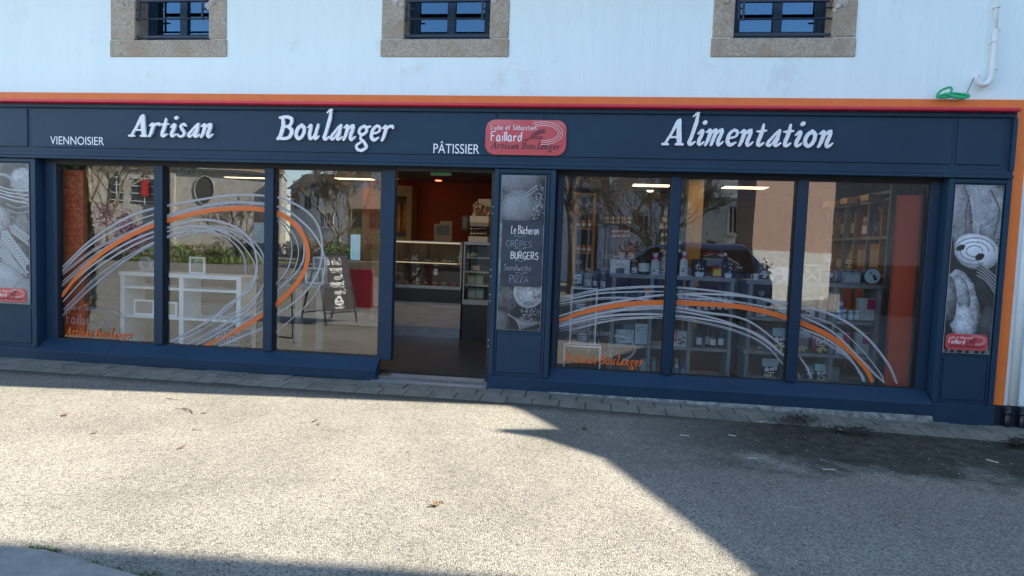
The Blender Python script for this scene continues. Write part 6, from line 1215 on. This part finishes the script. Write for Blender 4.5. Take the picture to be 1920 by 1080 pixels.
e = empty('added_wall', (9, -12, GZ), 'dark stone wall added before the shaded house to hide the bright reflected ground', 'wall'); xw0, xw1 = FX(1590, 450, 12.6), FX(1800, 450, 12.6); mb = MB(); mb.box(xw0, xw1+1, -12.6, -12.3, GZ, 1.25); mb.build('stonework', mat('dark_stone', (.07, .075, .08), rough=.9, col2=(.04, .045, .05), vscale=4, bump=.6), e, bevel=.02); mb = MB(); mb.box(xw0-.05, xw1+1.05, -12.68, -12.22, 1.251, 1.33); mb.build('coping', mat('dark_stone', (.07, .075, .08)), e, bevel=.02)  # made-up wall, added to keep the sunlit ground out of the reflection
shrub(210, 26, 3.2, 2.9, PUR, 'purple-leaved shrub, left of two in front of the church', 31, 1500, .08); shrub(250, 27, 2.2, 2.2, PUR, 'smaller purple-leaved shrub right beside the larger one', 32, 900, .07)
for k, (px, w_, h, m_) in enumerate(((300, 3.2, 1.0, GRL_), (345, 3, .9, GRL_), (390, 3, 1.0, OCH), (435, 3, .85, GRL_), (478, 3.4, 1.2, GRD), (450, 3.4, 1.7, GRD))): shrub(px, 28+(k > 3)*4, w_, h, m_, '%s low bush of the verge counting from the left, before the church' % ORD[k], 40+k, 700, .07)
for k, (px, D, w_, h, m_) in enumerate(((612, 26, 2.4, 1.6, OCH), (632, 24, 2.0, 1.3, GRL_), (655, 23, 1.6, 1.2, GRL_), (700, 23, 3.0, 1.0, GRD), (696, 30, 2.8, 2.0, OCH), (560, 30, 2.6, 1.5, GRD))): shrub(px, D, w_, h, m_, '%s garden bush before the white gabled house' % ORD[k], 60+k, 700, .07, grp='garden bushes')
# grass verges
mb = MB(); xv0, xv1 = F(120, 470, 30)[0], F(505, 470, 30)[0]; mb.box(xv0, xv1, VY(36), VY(27), GZ, GZ+.05); tag(mb.build('verge', mat('verge_grass', (.13, .15, .05), rough=.95, col2=(.07, .09, .03), vscale=3)), kind='structure')
rn = random.Random(77); sp = [(xv0+(xv1-xv0)*rn.random(), VY(27.5), .6, .5, GZ+.05) for _ in range(40)]
blades('tall_grass', sp, 1800, .42, mat('grass_blades', (.22, .25, .07), rough=.8, col2=(.10, .14, .04), vscale=2), 'tall yellow green grass along the verge by the church', 5)
# low garden wall and hedge right of the verge
mb = MB(); xg0, xg1 = F(598, 470, 21)[0], F(740, 470, 21)[0]; mb.box(xg0, xg1, VY(21), VY(20.7), GZ, .55); tag(mb.build('garden_wall', mat('garden_stone', (.35, .3, .2), rough=.9, col2=(.2, .17, .11), vscale=4), bevel=.02), 'low ochre garden wall before the white gabled house', 'wall')
# ---- houses beyond the left window
D = 60; y0 = VY(D); xa, xb = FX(545, 400, D), FX(640, 400, D); zt = FZ(580, 356, D); zr = FZ(580, 326, D); e = empty('slate_house', ((xa+xb)/2, y0-4, GZ), 'white house with a long dark slate roof reflected in the third pane', 'house')
mb = MB(); mb.box(xa, xb+3, y0-7, y0, GZ, zt); mb.build('wall', SHW, e); mb = MB(); mb.face([(xa-.3, y0+.4, zt), (xb+4, y0+.4, zt), (xb+3, y0-3.5, zr+.3), (xa-.1, y0-3.5, zr+.3)]); mb.face([(xa-.3, y0-7.4, zt), (xb+4, y0-7.4, zt), (xb+3, y0-3.5, zr+.3), (xa-.1, y0-3.5, zr+.3)]); mb.prism([(y0, zt), (y0-3.5, zr+.2), (y0-7, zt)], 'x', xa, xa+.1); mb.build('roof', SLATE, e)
for k, (a, b) in enumerate(((552, 562), (572, 584), (594, 606))): win(e, FX(a, 410, D), FX(b, 410, D), y0+.02, FZ(580, 392, D), FZ(580, 368, D))
mb = MB(); xq = FX(615, 340, D); mb.box(xq-1, xq+1.6, y0-2, y0+.1, zt+.2, zt+1.7); dm = mb.build('dormer', SLATE, e); mb = MB(); mb.box(xq-.6, xq+1.2, y0+.11, y0+.14, zt+.4, zt+1.4); mb.build('pane', DGL, dm)
D = 42; y0 = VY(D); xa, xb = FX(597, 400, D), FX(790, 400, D); xm = FX(690, 400, D); zt = FZ(600, 365, D); za = FZ(690, 303, D); e = empty('gabled_house', ((xa+xb)/2, y0-4, GZ), 'large white house with a steep gable facing the shop, reflected in the third pane', 'house')
mb = MB(); mb.prism([(xa, GZ), (xb, GZ), (xb, zt), (xm, za), (xa, zt)], 'y', y0-9, y0); mb.build('wall', SHW, e)
mb = MB()
for s_ in ((xa-.3, xm, zt-.2, za+.1), (xb+.3, xm, zt-.2, za+.1)): mb.prism([(s_[0], s_[2]), (s_[1], s_[3]), (s_[1], s_[3]+.22), (s_[0], s_[2]+.22)], 'y', y0-9.2, y0+.2)
mb.build('roof', SLATE, e); win(e, FX(612, 430, D), FX(622, 430, D), y0+.02, FZ(617, 425, D), FZ(617, 400, D)); win(e, FX(600, 430, D), FX(606, 430, D), y0+.02, FZ(600, 425, D), FZ(600, 400, D))
D = 34; y0 = VY(D); xa, xb = FX(652, 400, D), FX(745, 400, D); zt = FZ(690, 392, D); zr = FZ(690, 347, D); e = empty('tiled_annex', ((xa+xb)/2, y0-2, GZ), 'low house with a broad brown tiled roof before the white gable', 'house'); TL = mat('brown_tiles', (.26, .18, .12), rough=.85, col2=(.17, .12, .085), vscale=5)
mb = MB(); mb.box(xa, xb+3, y0-5, y0, GZ, zt); mb.build('wall', mat('warm_render', (.55, .42, .22), rough=.9), e); mb = MB(); mb.face([(xa-.3, y0+.4, zt), (xb+3.3, y0+.4, zt), (xb+3.3, y0-3, zr), (xa-.3, y0-3, zr)]); mb.build('roof', TL, e)
for a, b in ((664, 674), (696, 704), (712, 720)): win(e, FX(a, 410, D), FX(b, 410, D), y0+.02, FZ(690, 425, D), FZ(690, 400, D), TL)
# ---- street side beyond the right window
D = 24; y0 = VY(D); xa, xb = FX(1055, 420, D), FX(1296, 420, D); xs, xs1 = FX(1078, 420, D), FX(1134, 420, D); zt = FZ(1100, 358, D); e = empty('corner_house', ((xa+xb)/2, y0-4, GZ), 'grey white house with a hairdresser shopfront and slate roof across the street', 'house')
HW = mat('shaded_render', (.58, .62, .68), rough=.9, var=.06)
mb = MB(); mb.box(xa-6, xb, y0-7, y0, GZ, zt); mb.box(xs1+.15, xb, y0-7, y0+.01, zt+.001, zt+3.5); mb.build('wall', HW, e)
mb = MB(); mb.prism([(y0+.35, zt), (y0+.35, zt+.12), (y0-3.4, zt+3.6), (y0-7.2, zt)], 'x', xa-6.2, xs1+.1); mb.build('roof', SLATE, e); mb = MB(); mb.tube([(xs1+.16, y0+.1, GZ), (xs1+.16, y0+.1, zt+3.4)], .05, 8); mb.build('downpipe', SHW, e)
zs0 = FZ(1105, 392, D); mb = MB(); mb.box(xs, xs1, y0+.01, y0+.12, zs0, FZ(1105, 366, D)); mb.box(xs-.02, xs+.15, y0+.01, y0+.10, GZ, zs0-.001); mb.box(xs1-.15, xs1+.02, y0+.01, y0+.10, GZ, zs0-.001); sf = mb.build('shopfront', mat('pale_blue_paint', (.50, .58, .68), rough=.6), e)
mb = MB(); mb.box(xs+.1, xs1, y0+.121, y0+.3, FZ(1105, 366, D)+.001, FZ(1105, 362, D)); mb.build('awning_box', mat('navy_cloth', (.03, .04, .07)), sf)
mb = MB(); mb.box(xs+.3, (xs+xs1)/2-.1, y0+.02, y0+.05, .4, zs0-.2); mb.box((xs+xs1)/2, xs1-.3, y0+.02, y0+.05, GZ, zs0-.2); mb.build('shop_pane', DGL, sf)
mb = MB(); vs, fs = sans('COIFFURE', 1.0); mxv = max(v[0] for v in vs); cw_ = FX(1119, 378, D)-FX(1091, 378, D); xr_ = FX(1119, 378, D); n = 0
# real lettering reads correctly from the square (its mirror image shows in the glass): u runs towards -X
mb.v = [(xr_-(v[0]/mxv)*cw_, y0+.125, FZ(1105, 382, D)+v[1]*.42) for v in vs]; mb.f = [tuple(f) for f in fs]; mb.mi = [0]*len(fs); mb.build('shop_lettering', mat('dark_letters', (.01, .012, .02)), sf)
for a, b in ((1160, 1172), (1200, 1214), (1246, 1260)): win(e, FX(a, 420, D), FX(b, 420, D), y0+.03, FZ(1200, 440, D), FZ(1200, 405, D), HW)
MINR = .0075
x, _ = F(1236, 420, 17); bare_tree(x, VY(17), 5.4, .15, 7, 'dense twiggy street tree outside the right window', 51, .82, BARK, BARKL, .3, 6)
x, _ = F(1075, 420, 15); bare_tree(x, VY(15), 6.2, .11, 5, 'slender bare tree left of the hairdresser', 57, .5, BARK, BARK, .5, 5)
D = 22; y0 = VY(D); xa, xb = FX(1300, 420, D), FX(1412, 420, D); e = empty('grey_house', ((xa+xb)/2, y0-3, GZ), 'tall grey green rendered house with one narrow window', 'house'); mb = MB(); mb.box(xa, xb, y0-6, y0, GZ, 7.2); mb.build('wall', mat('grey_green_render', (.66, .68, .62), rough=.9, var=.05), e); win(e, FX(1366, 420, D), FX(1379, 420, D), y0+.02, FZ(1370, 436, D), FZ(1370, 388, D)); mb = MB(); mb.box(xa, xb, y0+.001, y0+.12, FZ(1350, 374, D), FZ(1350, 370, D)); mb.build('string_course', SHW, e)
D0 = 13; xa, xb = FX(1414, 420, D0), FX(1588, 420, D0); PKR = mat('pink_render', (.33, .22, .175), rough=.9, col2=(.28, .185, .15), vscale=1.2)
e = empty('pink_house', ((xa+xb)/2, VY(D0)-2, GZ), 'pinkish rendered house with a white base, reflected in the middle of the right window', 'house')
# its street wall is turned towards the sun
A = np.array(V(1414, 420, 15)[:2]); Bp = np.array(V(1562, 420, 19)[:2]); A = np.array(V(1414, 420, 15.5)[:2]); 
def slab(mb, a, b, z0, z1, th, off=0):
    d = (b-a)/np.linalg.norm(b-a); n_ = np.array([-d[1], d[0]]); n_ = n_ if n_[1] > 0 else -n_; a = a+n_*off; b = b+n_*off; c = b-n_*th; f = a-n_*th; mb.prism([tuple(a), tuple(b), tuple(c), tuple(f)], 'z', z0, z1)
mb = MB(); slab(mb, A, Bp, 1.62, 7.5, .7); mb.build('wall', PKR, e); mb = MB(); slab(mb, A, Bp, GZ, 1.62, .7, .03); mb.build('white_base', mat('base_white', (.50, .50, .48), rough=.85, col2=(.38, .38, .36), vscale=6), e)
D = 23; y0 = VY(D); xa, xb = FX(1592, 420, D), FX(1800, 420, D); e = empty('dark_house', ((xa+xb)/2, y0-3, GZ), 'shaded slate-clad house beside the pink one, reflected at the right end of the right window', 'house'); mb = MB(); mb.box(xa, xb+1, y0-6, y0, GZ, 8); mb.build('wall', mat('slate_cladding', (.06, .075, .095), rough=.8, var=.1), e)
shrub(1352, 16, 3.0, 2.2, GRD, 'large dark round bush before the grey green house', 91, 2200, .09); shrub(1212, 16.4, 2.2, 1.8, GRD, 'dark bush at the foot of the twiggy street tree', 92, 900, .08)
# ---- parked car (dark blue hatchback side-on)
CB = mat('car_paint', (.05, .13, .26), rough=.15, coat=1, var=.03); D = 8.6; x0, zc_ = F(1078, 450, D); e = empty('parked_car', (x0+2, VY(D)-.8, GZ), 'dark blue people carrier parked across the street, reflected behind the goods', 'car'); o = GZ; yA, yB = VY(D), VY(D)-1.7
body = [(0, .35), (.02, .75), (.18, .98), (1.0, 1.12), (1.75, 1.68), (2.3, 1.82), (3.9, 1.80), (4.45, 1.25), (4.6, .95), (4.62, .4), (4.2, .26), (.4, .26)]
mb = MB(); mb.prism([(x0+a, o+b) for a, b in body], 'y', yB, yA); mb.build('body', CB, e, bevel=.09)
mb = MB()
for a, b in (((1.12, 1.16), (2.45, 1.16)), ((2.55, 1.16), (3.35, 1.16)), ((3.45, 1.16), (4.2, 1.16))):
    t0 = 1.62 if a[0] > 2 else 1.62; mb.prism([(x0+a[0]+(.0), o+1.14), (x0+b[0], o+1.14), (x0+b[0]-(.18 if b[0] > 4 else 0), o+1.66), (x0+a[0]+(.68 if a[0] < 1.2 else 0), o+1.66)], 'y', yA+.001, yA+.012)
mb.build('side_window', mat('car_glass', (.01, .012, .015), rough=.05), e)
for wx_ in (.85, 3.75):
    mb = MB(); mb.lathe([(.33, -.1), (.34, 0), (.3, .02)], (x0+wx_, yA-.08, o+.33), 22, 'y'); mb.lathe([(.33, -.1), (.34, 0), (.3, .02)], (x0+wx_, yB+.17, o+.33), 22, 'y'); wh = mb.build('wheel', mat('tyre', (.02, .02, .02), rough=.9), e); mb = MB(); mb.lathe([(.2, 0), (.2, .03)], (x0+wx_, yA-.07, o+.33), 16, 'y'); mb.build('rim', ALU, wh)
mb = MB(); mb.box(x0+.0, x0+.12, yA-.3, yA+.004, o+.7, o+.86); mb.build('headlight', mat('lamp_glass', (.6, .6, .6), rough=.1), e); mb = MB(); mb.tube([(x0+1.3, yA+.02, o+1.2), (x0+1.3, yA+.2, o+1.22)], .05, 7); mb.build('wing_mirror', CB, e)
# ---- sandwich board and red panel standing outside the frame at the left
def vg(px, py): x, y = G(px, py, GZ); return Vector((x, .3-y, GZ))
f1, f2 = vg(669, 604), vg(612, 611); e = empty('sandwich_board', (f1+f2)/2, 'black sandwich board with white handwriting facing the shop window, seen as a reflection', 'sign')
c = (f1+f2)/2; ux = (f1-f2).normalized(); back = Vector((ux.y, -ux.x, 0)); back = back if back.y < 0 else -back; hh = 1.30; wdt = (f1-f2).length
# writing side faces the shop: upright leans away from it
def sb(u, v_, o_=0): p_ = c+ux*(-u)+Vector((0, 0, v_))+back*(.30*v_/hh)-back*o_; return (p_.x, p_.y, p_.z)
mb = MB()
for s_ in (-1, 1): mb.tube([sb(s_*wdt/2, 0), sb(s_*wdt/2*.96, hh)], .018, 8)
mb.tube([sb(-wdt/2*.96, hh), sb(wdt/2*.96, hh)], .018, 8); mb.tube([sb(-wdt/2, .22), sb(wdt/2, .22)], .014, 8)
for s_ in (-1, 1): p0 = Vector(sb(s_*wdt/2*.96, hh)); p1 = c-ux*s_*wdt/2+back*.68; mb.tube([p0, p1], .018, 8)
p1 = c-ux*wdt/2+back*.6+Vector((0, 0, .2)); p2 = c+ux*wdt/2+back*.6+Vector((0, 0, .2)); mb.tube([p1, p2], .012, 8)
mb.build('frame', mat('black_iron', (.015, .015, .017), rough=.5), e)
mb = MB(); W2 = wdt/2*.93; P = [sb(-W2, .26, -.012), sb(W2, .26, -.012), sb(W2, hh-.03, -.012), sb(-W2, hh-.03, -.012)]; Q = [sb(-W2, .26, .006), sb(W2, .26, .006), sb(W2, hh-.03, .006), sb(-W2, hh-.03, .006)]; mb.face(P); mb.face(Q[::-1])
for i in range(4): j = (i+1) % 4; mb.face([P[i], P[j], Q[j], Q[i]])
mb.build('board', mat('board_black', (.03, .028, .03), rough=.45), e)
mb = MB(); pln = lambda u, v_, o_=0: sb(u, v_, .0075+o_)
for k, (tx, u0, z, w_, h) in enumerate((('Café à', -.2, 1.10, .36, .11), ('emporter', -.2, .99, .34, .07), ('Pizza', -.18, .82, .22, .085), ('Sandwichs', -.2, .71, .36, .08), ('Crêpes', -.2, .55, .28, .09))): mono_mesh(mb, tx, u0, z, w_, h, .0065, pln, .02, k, .0005*k)
for k, z in enumerate((.94, .66)): mono_mesh(mb, '~~', -.2, z, .32, .05, .005, pln, 0, 1, .003+.0003*k)
mb.build('chalk_writing', mat('bright_chalk', (.8, .8, .8), rough=.9), e)
mb = MB(); n = 20
for k, (cu_, cv_, ru, rv) in enumerate(((0, .40, .12, .055), (-.01, .46, .07, .06), (.05, .43, .06, .05))): mb.face([pln(cu_+ru*math.cos(a), cv_+rv*math.sin(a), .0045+.0008*k) for a in np.linspace(0, 6.28, n)[:-1]])
mb.face([pln(u_, v_, .004) for u_, v_ in ((-.12, .325), (.13, .325), (.13, .312), (-.12, .312))]); mb.face([pln(u_, v_, .004) for u_, v_ in ((-.09, .30), (.11, .30), (.11, .29), (-.09, .29))]); mb.build('printed_logo', VW, e)
mb = MB(); mb.face([pln(.0+.035*math.cos(a), .45+.03*math.sin(a), .0068) for a in np.linspace(0, 6.28, 14)[:-1]]); mb.face([pln(u_, v_, .0068) for u_, v_ in ((-.07, .405), (.07, .405), (.07, .385), (-.07, .385))]); mb.build('logo_ink', INK, e)
g = vg(690, 590); e = empty('red_display_panel', g+Vector((0, -.5, 0)), 'red display panel with rounded corners standing behind the sandwich board', 'panel'); D = 7.5; xa, za = F(645, 575, D); xb, zb = F(700, 506, D); mb = MB(); mb.prism(rrect(xa, xb, za, zb, .07), 'y', VY(D)-.05, VY(D)); mb.build('panel', mat('panel_red', (.42, .02, .05), rough=.4), e); mb = MB()
for x in (xa+.1, xb-.1): mb.tube([(x, VY(D)-.07, GZ), (x, VY(D)-.07, zb-.1)], .02, 7)
mb.tube([(xa-.1, VY(D)-.07, za+.02), (xb+.1, VY(D)-.07, za+.02)], .014, 6); mb.build('stand', mat('black_iron', (.015, .015, .017)), e)
# terracotta surface by the entrance square
# ---- unseen buildings right of the frame, shaped to cast the shadows on the forecourt
e = empty('side_wing', (9, -1.6, GZ), 'white lean-to wing joined to the right end of the shop, out of frame', 'building'); prof = [(y+.09*z, z) for y, z in ((-4.0, 4.30), (-3.61, 4.42), (-3.18, 4.55), (-2.76, 4.69), (-1.96, 4.96), (-1.58, 5.33), (-1.49, 5.62), (-1.42, 5.60), (-1.27, 5.25), (-1.0, 5.38), (-.69, 5.54), (-.5, 5.7), (-.45, 5.95), (.1, 6.3))]
mb = MB(); mb.prism([(prof[0][0], GZ-.2)]+prof+[(prof[-1][0], GZ-.2)], 'x', 7.16, 7.3); mb.prism([(-3.35, GZ), (-3.35, 4.1), (-3.1, 4.1), (-3.1, GZ)], 'x', 7.301, 11); mb.build('wall', WHITE, e)
mb = MB(); mb.face([(7.31, -3.4, 4.15), (11, -3.4, 4.15), (11, 0, 5.2), (7.31, 0, 5.2)]); mb.build('roof', SLATE, e)
e = empty('added_tall_house', (14, -6, GZ), 'tall cream house added out of frame at the right to shade the forecourt', 'building'); mb = MB(); mb.box(9.2, 17, -12, -3.22, GZ-.2, 9.2); mb.build('wall', mat('cream_render', (.6, .55, .45), rough=.9, var=.05), e); mb = MB(); mb.prism([(-12.3, 9.2), (-8, 10.4), (-3.22, 9.2)], 'x', 9.2, 17); mb.build('roof', SLATE, e)  # unseen caster, added for the shadow across the near forecourt
for z in (1, 4, 7):
    for y in (-4.2, -6.5, -8.4): mb = MB(); mb.box(9.16, 9.199, y-.5, y+.5, z, z+1.6); a = mb.build('window', SHW, e); mb = MB(); mb.box(9.14, 9.159, y-.42, y+.42, z+.08, z+1.52); mb.build('pane', DGL, a)
